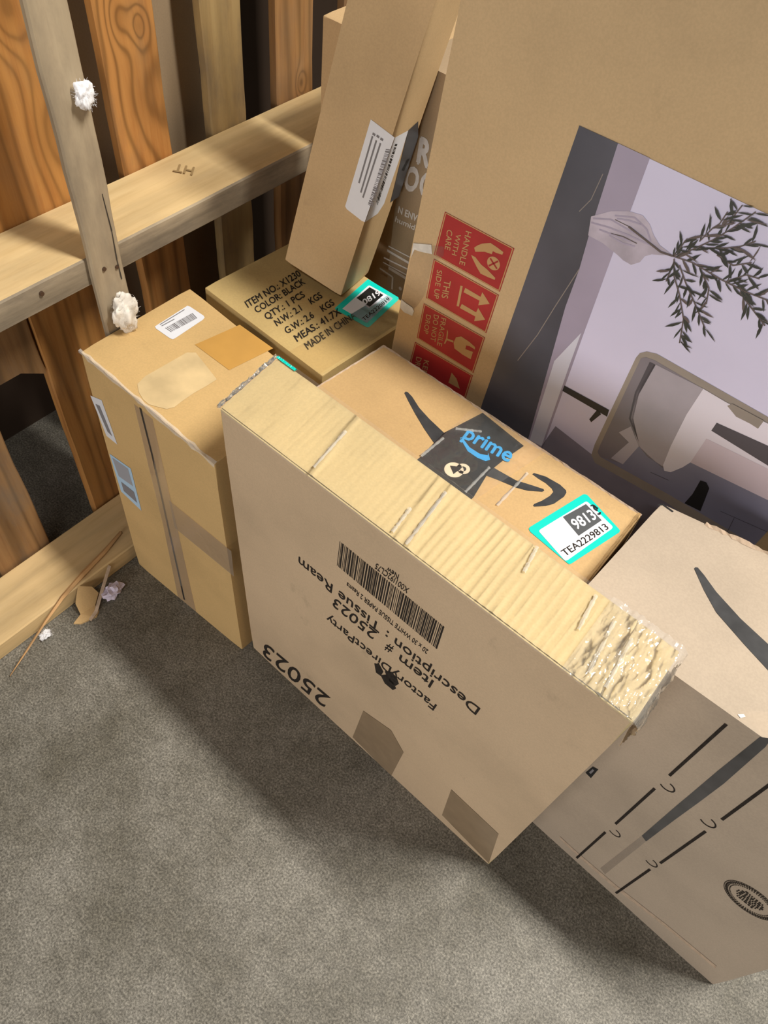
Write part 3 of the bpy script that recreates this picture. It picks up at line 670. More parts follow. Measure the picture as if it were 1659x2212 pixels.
 'boxes': {'F': [[[[-0.0009,0.0045,0.0],[0.0094,-0.0151,0.6077]],[[-0.0009,0.0945,0.0],[-0.0005,0.0816,0.6105]]],[[[0.5066,-0.0075,0.0],[0.5212,-0.0277,0.6242]],[[0.5066,0.0825,0.0],[0.5199,0.0575,0.6269]]]],'A': [[[[-0.2687,-0.019,0.0],[-0.2708,-0.0097,0.5008]],[[-0.2698,0.1664,0.0],[-0.2718,0.1758,0.5008]]],[[[-0.0114,-0.0112,0.0],[-0.0097,-0.0178,0.5008]],[[-0.0124,0.1743,0.0],[-0.0107,0.1565,0.5008]]]],'G': [[[[0.4151,0.0922,0.0],[0.414,0.0823,0.5556]],[[0.4218,0.2725,0.0],[0.4208,0.2627,0.5556]]],[[[0.8371,0.0753,0.0],[0.8364,0.0838,0.5556]],[[0.8378,0.3255,0.0],[0.8372,0.334,0.5556]]]],'P': [[[[-0.0023,0.1087,0.0],[-0.0023,0.1087,0.52]],[[0.0103,0.2662,0.0],[0.0103,0.2662,0.52]]],[[[0.4122,0.1053,0.0],[0.4122,0.1053,0.52]],[[0.4084,0.2633,0.0],[0.4084,0.2633,0.52]]]],'B': [[[[-0.252,0.1864,0.0],[-0.252,0.1864,0.508]],[[-0.2411,0.3761,0.0],[-0.2411,0.3761,0.508]]],[[[-0.0323,0.1755,0.0],[-0.0163,0.1755,0.508]],[[-0.0213,0.3652,0.0],[-0.0053,0.3652,0.508]]]],'T': [[[[-0.1944,0.2876,0.5343],[-0.0979,0.3708,1.1292]],[[-0.2089,0.3645,0.5259],[-0.1124,0.4476,1.1208]]],[[[-0.1008,0.3034,0.5169],[-0.0043,0.3865,1.1118]],[[-0.1153,0.3802,0.5085],[-0.0188,0.4634,1.1034]]]],'S': [[[[-0.0064,0.2651,0.0467],[0.0442,0.3008,1.179]],[[-0.0132,0.3347,0.0448],[0.0373,0.3704,1.1771]]],[[[0.9083,0.3538,0.0031],[0.9588,0.3895,1.1354]],[[0.9015,0.4235,0.0012],[0.952,0.4592,1.1335]]]],'W': [[[[-0.112,0.424,0.0],[-0.112,0.424,0.7973]],[[-0.112,0.624,0.0],[-0.112,0.624,0.7973]]],[[[0.023,0.424,0.0],[0.023,0.424,0.7973]],[[0.023,0.624,0.0],[0.023,0.624,0.7973]]]],'K': [[[[-0.276,0.445,0.0],[-0.276,0.445,0.786]],[[-0.276,0.615,0.0],[-0.276,0.615,0.786]]],[[[-0.126,0.445,0.0],[-0.126,0.445,0.786]],[[-0.126,0.615,0.0],[-0.126,0.615,0.786]]]],'H': [[[[-0.396,-0.75,0.573],[-0.396,-0.75,0.612]],[[-0.396,0.6,0.573],[-0.396,0.6,0.612]]],[[[-0.284,-0.75,0.573],[-0.284,-0.75,0.612]],[[-0.284,0.6,0.573],[-0.284,0.6,0.612]]]]}
}

# ------------------------------------------------------------------ the setting
def concrete():
    m, nt, b = new_mat('worn_concrete')
    L = nt.links.new
    v = obj_coords(nt)
    big = N(nt, 'ShaderNodeTexNoise', Scale=4.5, Detail=7.0, Roughness=0.65)
    sp = N(nt, 'ShaderNodeTexNoise', Scale=330.0, Detail=4.0, Roughness=0.75)
    md = N(nt, 'ShaderNodeTexNoise', Scale=60.0, Detail=5.0, Roughness=0.7)
    for n in (big, sp, md):
        L(v, n.inputs['Vector'])
    r1 = ramp(nt, [(0.35, (0.118, 0.106, 0.082)), (0.65, (0.228, 0.212, 0.182))])
    L(big.outputs['Fac'], r1.inputs[0])
    r2 = ramp(nt, [(0.36, (0.45, 0.44, 0.42)), (0.5, (0.95, 0.95, 0.95)), (0.64, (1.7, 1.7, 1.7))])
    L(sp.outputs['Fac'], r2.inputs[0])
    r3 = ramp(nt, [(0.35, (0.82, 0.82, 0.82)), (0.65, (1.15, 1.15, 1.15))])
    L(md.outputs['Fac'], r3.inputs[0])
    cur = r1
    for r in (r2, r3):
        mx = N(nt, 'ShaderNodeMix', data_type='RGBA', blend_type='MULTIPLY')
        mx.inputs[0].default_value = 1.0
        L(cur.outputs[2] if cur.bl_idname == 'ShaderNodeMix' else cur.outputs[0], mx.inputs[6])
        L(r.outputs[0], mx.inputs[7])
        cur = mx
    L(cur.outputs[2], b.inputs['Base Color'])
    b.inputs['Roughness'].default_value = 0.55
    b.inputs['Specular IOR Level'].default_value = 0.3
    bp = N(nt, 'ShaderNodeBump', Strength=0.25, Distance=0.001)
    L(sp.outputs['Fac'], bp.inputs['Height'])
    L(bp.outputs['Normal'], b.inputs['Normal'])
    return m


FLOOR = link('floor', box_bm(-0.68, 3.2, -3.2, 2.6, -0.1, 0.0), concrete())
FLOOR['kind'] = 'structure'
wl = link('shade_wall_left', box_bm(-0.78, -0.68, -3.2, 2.6, -0.1, 3.4), flat('shade_painted_wall', (0.040, 0.026, 0.018), 0.9, 0.1, var=0.2, vscale=3))  # wall added close in, painted near black for the shade behind the slats
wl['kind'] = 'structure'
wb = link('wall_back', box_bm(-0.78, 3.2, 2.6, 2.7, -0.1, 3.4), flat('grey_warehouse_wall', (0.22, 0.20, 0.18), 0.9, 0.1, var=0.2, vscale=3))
wb['kind'] = 'structure'

BX = D['boxes']

# ------------------------------------------------------------------ large poster box on edge
S = Carton(BX['S'], CB['S'], 'picture_carton', 'huge flat carton standing on edge with red handling marks and a lilac room picture', 'box')


def leaves(bm, mi):
    rnd = random.Random(11)
    br = D['S_branches']
    du, dv = (S.pt('front', 1, 0) - S.pt('front', 0, 0)).length, (S.pt('front', 0, 1) - S.pt('front', 0, 0)).length

    def quad(ring, m, off):
        vs = [bm.verts.new(S.pt('front', a, b, off)) for a, b in ring]
        f = bm.faces.new(vs)
        f.material_index = mi(m)
    for bi, b in enumerate(br):
        for p, q in zip(b[:-1], b[1:]):
            d = Vector(((q[0] - p[0]) * du, (q[1] - p[1]) * dv))
            n = Vector((-d.y, d.x)).normalized() * (0.0009 if bi == 0 else 0.0006)
            e = (n.x / du, n.y / dv)
            quad([(p[0] - e[0], p[1] - e[1]), (q[0] - e[0], q[1] - e[1]), (q[0] + e[0], q[1] + e[1]), (p[0] + e[0], p[1] + e[1])], 'twig', 0.0017)
            if bi == 0:
                continue
            cnt = max(2, int(d.length / 0.0030))
            for i in range(cnt):
                t = (i + rnd.random()) / cnt
                cx, cy = p[0] + (q[0] - p[0]) * t, p[1] + (q[1] - p[1]) * t
                ang = math.atan2(d.y, d.x) + rnd.choice((-1, 1)) * rnd.uniform(0.25, 1.15)
                ln = rnd.uniform(0.009, 0.021)
                wd = rnd.uniform(0.0010, 0.0022)
                c, s = math.cos(ang), math.sin(ang)
                bend = rnd.uniform(-0.15, 0.15)
                ring = []
                for u, w in ((0, 0), (0.3, -0.8), (0.65, -1), (1, 0), (0.6, 0.9), (0.3, 0.8)):
                    x, y = u * ln, w * wd * 0.5 * 2 * 0.7 + bend * ln * u * u
                    ring.append((cx + (x * c - y * s) / du, cy + (x * s + y * c) / dv))
                quad(ring, 'leaf' if rnd.random() < 0.85 else 'twig', 0.0018 + rnd.random() * 0.0002)


S.decal('printed_picture', 'front', D['S_pic'], label='printed picture of a lilac room with an olive plant', extra=leaves)
for k, lb in (('S_r1', 'red handling mark with two hands'), ('S_r2', 'red handling mark with two arrows'),
              ('S_r3', 'red handling mark with a glass'), ('S_r4', 'red handling mark with an umbrella tip')):
    S.decal('handling_mark', 'front', D[k], label=lb)
S.decal('torn_tape', 'front', D['S_tape'], label='clear tape with white torn scraps')
S.sheet('packing_tape', M['film'], None, 30, 6, lambda s, t: ('front', 0.30 + 0.68 * s, 0.945 + 0.055 * t, 0.0010 + 0.0012 * noise.noise(Vector((s * 30, t * 6, 3)))), label='clear tape along the top edge')

# ------------------------------------------------------------------ boxes behind
W = Carton(BX['W'], CB['W'], 'printed_carton', 'brown carton with white lettering, wedged behind the huge picture carton', 'box')
W.decal('printed_lettering', 'front', [i for i in D['W_print'] if i[0] == 't'], label='white lettering')
W.decal('printed_lines', 'front', [i for i in D['W_print'] if i[0] != 't'], label='white printed lines')
K = Carton(BX['K'], CB['K'], 'plain_carton', 'plain kraft carton at the back between the pallet and the tall leaning box', 'box')

# ------------------------------------------------------------------ tall leaning box
T = Carton(BX['T'], CB['T'], 'long_carton', 'tall narrow carton leaning on end with a white barcode label', 'box', bev=0.0018)
lab = T.decal('shipping_label', 'front', D['T_label'], label='white barcode label on the front')
T.decal('label_flap', 'right', D['T_label_side'], parent=lab, label='folded end of the label round the corner')

# ------------------------------------------------------------------ item number box
B = Carton(BX['B'], CB['B'], 'item_carton', 'kraft carton with black item and colour lettering on top, under the leaning box', 'box')
B.decal('printed_lettering', 'top', D['B_print'], label='black item, colour and weight lettering')
st = [i for i in D['B_sticker']]
B.decal('inventory_sticker', 'top', st, label='teal bordered sticker with number', step=0.0003)
B.sheet('packing_tape', M['tapethin'], None, 8, 4, lambda s, t: ('top', 0.74 + 0.24 * s, 0.0 + 1.0 * t, 0.0009), label='clear tape across the lid')

# ------------------------------------------------------------------ amber box by the pallet
A = Carton(BX['A'], CB['A'], 'taped_carton', 'amber carton with a dark seam down its side, standing against the wooden pallet', 'box')
lab = A.decal('address_label', 'top', D['A_label_top'], label='white barcode label on the lid')
A.decal('packing_tape', 'top', D['A_tape'], label='amber tape strip')
A.decal('torn_label', 'top', D['A_patch'], label='pale torn label remains')
A.decal('side_label', 'front', D['A_label_narrow'], label='narrow white label on the side')
A.decal('side_label', 'front', D['A_label_blue'], label='grey label with a blue edge')
A.decal('side_seam', 'front', D['A_seam'], label='dark seam with clear tape')
A.edge_strip('edge_tape', M['fold'], A.c[0][0][1] + Vector((-.002, 0, .001)), A.c[1][0][1] + Vector((.002, 0, .001)), 0.009, 0.0016, 5, (0, -0.7, 0.7), label='crumpled clear tape along the front edge')

# ------------------------------------------------------------------ box with black tape
P = Carton(BX['P'], CB['P'], 'black_taped_carton', 'kraft carton with black tape and a dark smile print, behind the golden ridged carton', 'box')
P.decal('printed_smile', 'top', D['P_smile'], label='dark curved arrow print')
P.decal('branded_tape', 'top', D['P_tape'], label='black tape with blue lettering', step=0.0004)
P.decal('inventory_sticker', 'top', D['P_sticker'], label='teal bordered sticker with number', step=0.0003)

P.edge_strip('flap_lip', CB['P'], P.c[1][0][1] + Vector((-0.003, 0, 0)), P.c[1][1][1] + Vector((-0.003, 0, 0)), 0.005, 0.0025, 3, (0.3, 0, 1), label='raised flap lip on the right', rag=0.3)
P.edge_strip('torn_edge', M['fray'], P.c[0][1][1], P.c[1][1][1], 0.005, 0.0016, 31, (0, 0.2, 1), label='worn back edge', seg=60, rag=0.8)
P.edge_strip('torn_edge', M['fray'], P.c[0][0][1], P.c[0][1][1], 0.004, 0.0014, 33, (-0.2, 0, 1), label='worn left edge', seg=24, rag=0.6)
for k, ((a0, b0), (a1, b1)) in enumerate(D['P_folds']):
    P.edge_strip('tape_fold', M['fold'], P.pt('top', a0, b0, 0.0016) + P.base, P.pt('top', a1, b1, 0.0016) + P.base, 0.0042, 0.0009, 40 + k, (0, 0, 1), seg=14, rag=0.4)


def p_film(s, t):
    q = D['P_film']
    a = (q[0][0] * (1 - s) + q[1][0] * s) * (1 - t) + (q[3][0] * (1 - s) + q[2][0] * s) * t
    b = (q[0][1] * (1 - s) + q[1][1] * s) * (1 - t) + (q[3][1] * (1 - s) + q[2][1] * s) * t
    return ('top', a, b, 0.0022 + 0.0009 * noise.noise(Vector((s * 9, t * 7, 1))) + 0.0006 * noise.noise(Vector((s * 30, t * 22, 4))))


P.sheet('clear_tape', M['film'], None, 40, 40, p_film, label='crinkled clear tape over the black tape')

# ------------------------------------------------------------------ right box
G = Carton(BX['G'], CB['G'], 'line_marked_carton', 'pinkish tan carton on the right with black dashed lines and an oval stamp', 'box')
G.decal('printed_lines', 'front', D['G_print'], label='black dashed lines and curls')
G.decal('side_tape', 'front', D['G_tape'], label='dark tape strip')
G.decal('printed_stamp', 'front', D['G_emblem'], label='black oval stamp')
G.decal('bottom_fold', 'front', D['G_flap'], label='pale fold along the bottom edge')
G.edge_strip('torn_edge', M['fray'], G.c[0][1][1] * 0.88 + G.c[1][1][1] * 0.12, G.c[1][1][1], 0.007, 0.003, 12, (0, 0.3, 1), label='ragged torn back edge', seg=70, rag=0.9)
G.decal('clear_tape', 'top', D['G_clear'], label='clear tape with a painted glint over the front edge')
G.decal('printed_smile', 'top', D['G_smile'], label='dark curved print')

# ------------------------------------------------------------------ golden ridged box in front
F = Carton(BX['F'], CB['F'], 'ridged_carton', 'slim golden carton on edge in front, upside-down black lettering on its side', 'box', front_mat=CB['Ff'])
F.decal('printed_lettering', 'front', [i for i in D['F_print'] if i[0] == 't'], label='upside-down black lettering')
F.decal('printed_barcode', 'front', [i for i in D['F_print'] if i[0] == 'b'], label='black barcode')
F.decal('printed_logo', 'front', [i for i in D['F_print'] if i[0] == 'p'], label='dark balloon mark')
F.decal('side_tape', 'front', D['F_tape'], label='brown tape ends')

# ridged top skin: flutes pushed up across the narrow lid, folded creases, crumpled right end
def f_height(s, t):
    k0 = max(0.0, min(1.0, (s - 0.40) / 0.25))
    amp = 0.00010 + 0.00034 * k0
    h = amp * math.sin(s * 2 * math.pi * 58 + 1.2 * noise.noise(Vector((s * 9, t * 1.2, 1)))) * (0.7 + 0.5 * noise.noise(Vector((s * 14, t * 2, 8))))
    for c, w, k in ((0.255, 0.005, 0.0010), (0.475, 0.004, 0.0008), (0.505, 0.0035, 0.0014), (0.70, 0.004, 0.0005), (0.925, 0.005, 0.0016)):
        h += k * math.exp(-((s - c + 0.02 * (t - .5)) / w) ** 2)
    return h + 0.0005 * noise.noise(Vector((s * 12, t * 3, 2)))


F.sheet('ridged_lid', CB['F'], None, 420, 8, lambda s, t: ('top', 0.004 + 0.992 * s, 0.02 + 0.96 * t, 0.0012 + f_height(s, t)), label='corrugated lid with raised flutes')


def f_film(s, t):
    e = max(0.0, (s - 0.74) / 0.26)
    h = 0.0022 + f_height(s, t) * 1.1 + 0.0005 * noise.noise(Vector((s * 22, t * 2.0, 5)))
    h += e * 0.0022 * (noise.noise(Vector((s * 48, t * 4, 7))) + 0.3)
    return ('top', -0.004 + 1.010 * s, -0.03 + 1.06 * t, h)


F.sheet('clear_tape', M['film'], None, 260, 18, f_film, label='shiny clear tape over the lid')

# crumpled tape rolling over the right end
def f_end(s, t):
    k = min(1.0, s / 0.15)
    wr = 0.0035 * noise.noise(Vector((s * 9, t * 3.2, 21))) + 0.0024 * noise.noise(Vector((s * 26, t * 7, 22))) + 0.0012 * noise.noise(Vector((s * 50, t * 24, 23)))
    if s < 0.66:
        return ('top', 0.86 + 0.14 * s / 0.66, -0.02 + 1.06 * t, 0.0035 + k * (0.0018 + wr))
    u = (s - 0.66) / 0.34
    return ('right', -0.02 + 1.06 * t, 1.0 - 0.075 * u, 0.0040 + (1 - u * .6) * (0.0022 + wr))


F.sheet('crumpled_tape', M['crumple'], None, 110, 44, f_end, label='crumpled shiny tape over the right end')
for k, (s0, t0, s1, t1) in enumerate(((0.258, 0.10, 0.250, 0.72), (0.472, 0.05, 0.466, 0.42), (0.508, 0.03, 0.497, 0.85), (0.71, 0.62, 0.70, 0.98), (0.845, 0.45, 0.835, 0.92), (0.90, 0.12, 0.885, 0.80), (0.935, 0.10, 0.925, 0.75))):
    F.edge_strip('tape_fold', M['fold'], F.pt('top', s0, t0, 0.0042) + F.base, F.pt('top', s1, t1, 0.0042) + F.base, 0.0044, 0.0010, 60 + k, (0, 0, 1), seg=16, rag=0.5)
F.edge_strip('sticker_edge', M['teal'], F.pt('top', 0.0, 1.0, 0.0026) + F.base, F.pt('top', 0.058, 1.0, 0.0026) + F.base, 0.005, 0.0012, 90, (0, 0.4, 1), label='teal edge of a sticker on the back', rag=0.1)
for k in (0, 1):
    F.edge_strip('edge_tape', M['film'], F.c[0][0][1] + Vector((-.001, -.001 + .001 * k, .002)), F.c[0][1][1] + Vector((-.001, 0, .002)), 0.008 - .003 * k, 0.003, 80 + k, (-0.6, 0, 0.8), label='loose clear tape on the left end', rag=0.7)

# ------------------------------------------------------------------ wooden pallet standing on edge
pal = thing('wooden_pallet', 'worn wooden pallet standing on edge at left, orange slats behind a pale rail', 'pallet', (-0.34, 0.0, 0.0))
PB = Vector((-0.34, 0.0, 0.0))


def timber(name, mat, x0, x1, y0, y1, z0, z1, axis, seed, wob=0.0022, end0=0.0, seg=34, label=None, side=None):
    """a sawn board whose long edges wander a little and whose ends may be broken"""
    rnd = random.Random(seed)
    bm = bmesh.new()
    lo, hi = (z0, z1) if axis == 'z' else (y0, y1)
    prev = None
    first = None
    for i in range(seg + 1):
        p = lo + (hi - lo) * i / seg
        k = seed * 7.3
        ja = wob * noise.noise(Vector((p * 9, k, 0))) + wob * 0.5 * noise.noise(Vector((p * 45, k, 3)))
        jb = wob * noise.noise(Vector((p * 8, k, 9))) + wob * 0.5 * noise.noise(Vector((p * 50, k, 5)))
        jx = wob * 0.35 * noise.noise(Vector((p * 6, k, 12)))
        c = 0.0022
        if axis == 'z':
            a0, a1 = y0 + ja, y1 + jb
            ring = [(x0, a0 + c), (x0, a1 - c), (x0 + c, a1), (x1 - c + jx, a1), (x1 + jx, a1 - c), (x1 + jx, a0 + c), (x1 - c + jx, a0), (x0 + c, a0)]
            ring = [Vector((u, v, p)) for u, v in ring]
        else:
            a0, a1 = z0 + ja * .4, z1 + jb * .4
            ring = [(x0, a0 + c), (x0, a1 - c), (x0 + c, a1), (x1 - c + jx, a1), (x1 + jx, a1 - c), (x1 + jx, a0 + c), (x1 - c + jx, a0), (x0 + c, a0)]
            ring = [Vector((u, p, v)) for u, v in ring]
        if i == 0 and end0:
            ring = [q + (Vector((0, 0, 1)) if axis == 'z' else Vector((0, 1, 0))) * end0 * e for q, e in zip(ring, (0.9, 0.3, 0.1, 0.15, 0.0, 1.0, 1.2, 1.1))]
        vs = [bm.verts.new(q - PB) for q in ring]
        if prev:
            for a in range(8):
                bm.faces.new((prev[a], prev[(a + 1) % 8], vs[(a + 1) % 8], vs[a]))
        else:
            first = vs
        prev = vs
    bm.faces.new(first)
    bm.faces.new(prev[::-1])
    bmesh.ops.recalc_face_normals(bm, faces=bm.faces[:])
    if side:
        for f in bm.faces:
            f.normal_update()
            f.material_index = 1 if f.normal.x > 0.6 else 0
    o = link(name, bm, [mat, side] if side else mat, pal)
    if label:
        o['label'] = label
    return o


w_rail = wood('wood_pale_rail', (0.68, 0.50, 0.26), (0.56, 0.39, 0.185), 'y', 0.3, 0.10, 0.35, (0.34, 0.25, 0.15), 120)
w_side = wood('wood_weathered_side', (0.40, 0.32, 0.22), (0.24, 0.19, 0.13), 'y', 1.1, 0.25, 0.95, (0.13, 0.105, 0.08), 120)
w_foot = wood('wood_pale_foot', (0.66, 0.47, 0.24), (0.54, 0.37, 0.175), 'y', 2.3, 0.14, 0.25, (0.30, 0.22, 0.14), 120)
w_post = wood('wood_grey_slat', (0.43, 0.34, 0.225), (0.345, 0.265, 0.175), 'z', 1.7, 0.12, 0.95, (0.215, 0.17, 0.12), 130)
oranges = [wood('wood_orange_slat', (0.45, 0.215, 0.06), (0.33, 0.135, 0.034), 'z', 4.1, 0.34, 0.2, freq=260, knots=((0.077, 0.845, 0.026, 20), (0.095, 0.70, 0.035, 8))),
           wood('wood_flame_slat', (0.49, 0.235, 0.07), (0.37, 0.15, 0.04), 'z', 7.7, 0.48, 0.45, (0.17, 0.125, 0.075), 260, ((0.246, 0.785, 0.013, 15), (0.219, 0.80, 0.018, 14), (0.235, 0.70, 0.04, 9))),
           wood('wood_yellow_slat', (0.45, 0.315, 0.14), (0.36, 0.23, 0.095), 'z', 5.2, 0.14, 0.8, (0.15, 0.12, 0.09), 150),
           wood('wood_tan_slat', (0.36, 0.19, 0.07), (0.26, 0.125, 0.045), 'z', 9.4, 0.38, 0.3, freq=230, knots=((0.529, 0.63, 0.010, 12),)),
           wood('wood_brown_slat', (0.30, 0.165, 0.068), (0.20, 0.10, 0.04), 'z', 3.3, 0.4, 0.6)]
X0, X1 = -0.414, -0.3965
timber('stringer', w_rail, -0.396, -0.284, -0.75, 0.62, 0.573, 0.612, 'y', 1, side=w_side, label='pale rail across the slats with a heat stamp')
timber('stringer', w_foot, -0.392, -0.284, -0.75, 0.62, 0.0005, 0.0385, 'y', 2, label='bottom rail on the floor')
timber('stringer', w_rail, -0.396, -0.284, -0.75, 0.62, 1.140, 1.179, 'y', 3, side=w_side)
for m, y0, y1, z0, sd, e0, lb in ((4, -0.20, -0.103, 0.001, 11, 0, 'rough brown slat'), (4, -0.085, -0.008, 0.375, 12, 0.05, 'broken-off slat'),
                              (0, -0.006, 0.103, 0.001, 13, 0, 'orange slat'), (1, 0.187, 0.271, 0.001, 14, 0, 'orange slat with flame grain'),
                              (2, 0.345, 0.414, 0.001, 15, 0, 'yellowish slat'), (3, 0.479, 0.557, 0.001, 16, 0, 'brown and orange slat'), (4, 0.625, 0.70, 0.001, 17, 0, None)):
    timber('deck_board', oranges[m], X0, X1, y0, y1, z0, 1.18, 'z', sd, end0=e0, label=lb)
post = timber('deck_board', w_post, -0.2838, -0.2735, 0.036, 0.082, 0.001, 1.18, 'z', 21, wob=0.003, label='narrow weathered grey slat in front of the rail')
for x, y, z, r in ((-0.2732, 0.0525, 0.596, 0.0028), (-0.2732, 0.0705, 0.590, 0.0026), (-0.2826, -0.030, 0.598, 0.003)):
    bm = bmesh.new()
    bmesh.ops.create_cone(bm, cap_ends=True, segments=12, radius1=r, radius2=r * .9, depth=0.003,
                          matrix=Matrix.Translation(Vector((x, y, z)) - PB) @ Matrix.Rotation(math.pi / 2, 4, 'Y'))
    link('nail_head', bm, M['nail'], pal)
bm = bmesh.new()                                     # split running up the edge of the grey slat
pts = [(-0.2729, 0.0735, 0.57), (-0.2729, 0.0728, 0.60), (-0.2729, 0.0742, 0.64), (-0.2729, 0.0722, 0.69)]
for a, b in zip(pts[:-1], pts[1:]):
    a, b = Vector(a) - PB, Vector(b) - PB
    w = Vector((0, 0.0008, 0))
    bm.faces.new([bm.verts.new(p) for p in (a - w, a + w, b + w * .6, b - w * .6)])
link('wood_split', bm, M['dark'], pal)
verts, faces, gw, gh = glyphs('HT')
O_, X_, U_ = D['H_stamp'][0][4:7]
bm = bmesh.new()
c = BX['H']
tl = [Vector(c[i][j][1]) for i, j in ((0, 0), (1, 0), (0, 1))]
vv = []
for vi, (x, y) in enumerate(verts):
    fx, fy = x / gw, y / gh
    a = O_[0] + (X_[0] - O_[0]) * fx + (U_[0] - O_[0]) * fy
    b = O_[1] + (X_[1] - O_[1]) * fx + (U_[1] - O_[1]) * fy
    vv.append(bm.verts.new(tl[0] + (tl[1] - tl[0]) * a + (tl[2] - tl[0]) * b + Vector((0, 0, 0.0014 + 0.00004 * (vi * 4 // len(verts)))) - PB))
for f in faces:
    bm.faces.new([vv[i] for i in f])
bmesh.ops.recalc_face_normals(bm, faces=bm.faces[:])
link('heat_stamp', bm, M['stain'], pal)

# carton seen between the slats
bm = box_bm(-0.20, 0.0, -0.125, 0.125, 0, 0.95, 0.002)
tag(link('brown_carton', bm, CB['W'], None, (-0.45, 0.252, 0)), 'plain brown carton half hidden behind the pallet slats', 'box')


# ------------------------------------------------------------------ fluff and litter
def tuft(name, label, loc, sx, sy, sz, seed, mat, nf=160):
    rnd = random.Random(seed)
    bm = bmesh.new()
    bmesh.ops.create_icosphere(bm, subdivisions=4, radius=1.0)
    for v in bm.verts:
        d = 0.76 + 0.38 * noise.noise(v.co * 1.7 + Vector((seed, 0, 0))) + 0.20 * noise.noise(v.co * 3 + Vector((0, seed, 0))) + 0.07 * noise.noise(v.co * 14)
        v.co = Vector((v.co.x * sx, v.co.y * sy, v.co.z * sz)) * d
    for i in range(nf):                               # loose fibres
        u = Vector((rnd.gauss(0, 1), rnd.gauss(0, 1), rnd.gauss(0, 1))).normalized()
        p = Vector((u.x * sx, u.y * sy, u.z * sz)) * 0.72
        t = Vector((rnd.gauss(0, 1), rnd.gauss(0, 1), rnd.gauss(0, 1))).normalized()
        prev = None
        r = 0.00012
        for k in range(5):
            q = [bm.verts.new(p + t.orthogonal() * r), bm.verts.new(p - t.orthogonal() * r), bm.verts.new(p + t.orthogonal().cross(t) * r)]
            if prev:
                for a in range(3):
                    bm.faces.new((prev[a], prev[(a + 1) % 3], q[(a + 1) % 3], q[a]))
            prev = q
            t = (t + u * 0.5 + Vector((rnd.gauss(0, .5), rnd.gauss(0, .5), rnd.gauss(0, .5)))).normalized()
            p = p + t * rnd.uniform(0.0008, 0.0022)
    bmesh.ops.recalc_face_normals(bm, faces=bm.faces[:])
    return tag(link(name, bm, mat, None, loc, smooth=True), label, 'fluff', 'white fluff tufts')


tuft('cotton_tuft', 'small white fluff snagged high on the grey slat', (-0.2655, 0.072, 0.806), 0.010, 0.013, 0.017, 3, M['tuftwhite'], 120)
tuft('cotton_tuft', 'larger cream fluff caught on the grey slat above the amber carton', (-0.259, 0.060, 0.533), 0.016, 0.021, 0.036, 8, M['tuft'], 260)
tuft('cotton_tuft', 'tiny white fluff on the floor beside the splintered bottom rail', (-0.266, -0.214, 0.0085), 0.008, 0.013, 0.009, 5, M['tuftwhite'], 90)

# splintered sliver along the bottom rail
bm = bmesh.new()
pts = [((-0.318, -0.010, 0.0425), .006), ((-0.305, -0.055, 0.043), .009), ((-0.294, -0.110, 0.0435), .010), ((-0.281, -0.160, 0.044), .009), ((-0.268, -0.205, 0.036), .006), ((-0.256, -0.250, 0.022), .0045), ((-0.246, -0.296, 0.006), .0014)]
base = Vector((-0.28, -0.16, 0.0))
prev = None
for (p, w) in pts:
    p = Vector(p) - base
    q = [bm.verts.new(p + Vector(o)) for o in ((-w * .6, w * .15, 0), (0, 0, w * .45), (w * .5, -w * .1, 0.001), (0, 0, -.0014))]
    if prev:
        for a in range(4):
            bm.faces.new((prev[a], prev[(a + 1) % 4], q[(a + 1) % 4], q[a]))
    else:
        bm.faces.new(q)
    prev = q
bm.faces.new(prev[::-1])
bmesh.ops.recalc_face_normals(bm, faces=bm.faces[:])
tag(link('wood_splinter', bm, wood('wood_splinter', (0.62, 0.37, 0.17), (0.46, 0.25, 0.10), 'y', 6.0, 0.3, 0.1), None, base), 'long thin wood splinter lying along the bottom rail', 'splinter')


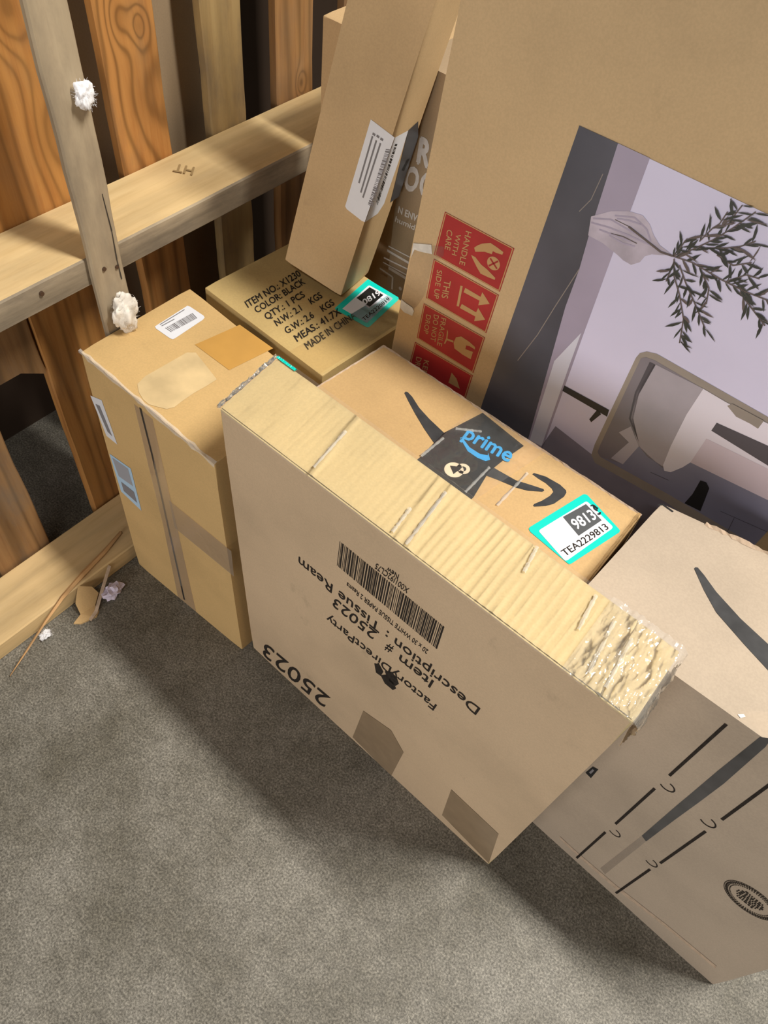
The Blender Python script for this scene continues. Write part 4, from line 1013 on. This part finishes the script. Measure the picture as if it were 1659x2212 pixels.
def scrap(name, label, cat, loc, ring, thick, mat, bend, seed, fold=0.0):
    """a torn piece with thickness: ring in local xy, height from bend(x, y)"""
    bm = bmesh.new()
    top = [bm.verts.new(Vector((x, y, bend(x, y) + thick))) for x, y in ring]
    bot = [bm.verts.new(Vector((x, y, bend(x, y)))) for x, y in ring]
    bm.faces.new(top)
    bm.faces.new(bot[::-1])
    for i in range(len(ring)):
        j = (i + 1) % len(ring)
        bm.faces.new((bot[i], bot[j], top[j], top[i]))
    bmesh.ops.triangulate(bm, faces=[f for f in bm.faces if len(f.verts) > 4])
    bmesh.ops.recalc_face_normals(bm, faces=bm.faces[:])
    return tag(link(name, bm, mat, None, loc), label, cat)


scrap('cardboard_scrap', 'torn tan cardboard scrap leaning on the bottom rail', 'scrap', (-0.258, -0.140, 0.0),
      [(-.026, .012), (-.016, .030), (-.006, .033), (.003, .016), (.016, .014), (.022, .004), (.014, -.022), (.005, -.030), (.001, -.012), (-.012, -.008)], 0.003,
      CB['P'], lambda x, y: max(0.0, -x * 1.25 + 0.004), 1)
scrap('paper_strip', 'thin pale paper strip curling beside the cardboard scrap', 'scrap', (-0.250, -0.118, 0.0),
      [(-.034, .052), (-.030, .054), (-.008, .014), (.010, -.012), (.016, -.030), (.010, -.030), (.004, -.014), (-.012, .012)], 0.0012,
      M['fray'], lambda x, y: 0.004 + max(0, -x) * 0.9, 2)
# crumpled paper
bm = bmesh.new()
bmesh.ops.create_icosphere(bm, subdivisions=3, radius=1.0)
for v in bm.verts:
    n_ = noise.cell(v.co * 2.3 + Vector((4, 2, 1)))
    r = 0.78 + 0.30 * n_ + 0.25 * noise.noise(v.co * 2.6)
    v.co = Vector((v.co.x * 0.016, v.co.y * 0.021, max(-0.009, v.co.z * 0.012))) * r
zmin = min(v.co.z for v in bm.verts)
for v in bm.verts:
    v.co.z -= zmin
tag(link('crumpled_paper', bm, M['paper'], None, (-0.252, -0.086, 0.0)), 'crumpled lilac white paper on the floor by the bottom rail', 'litter')
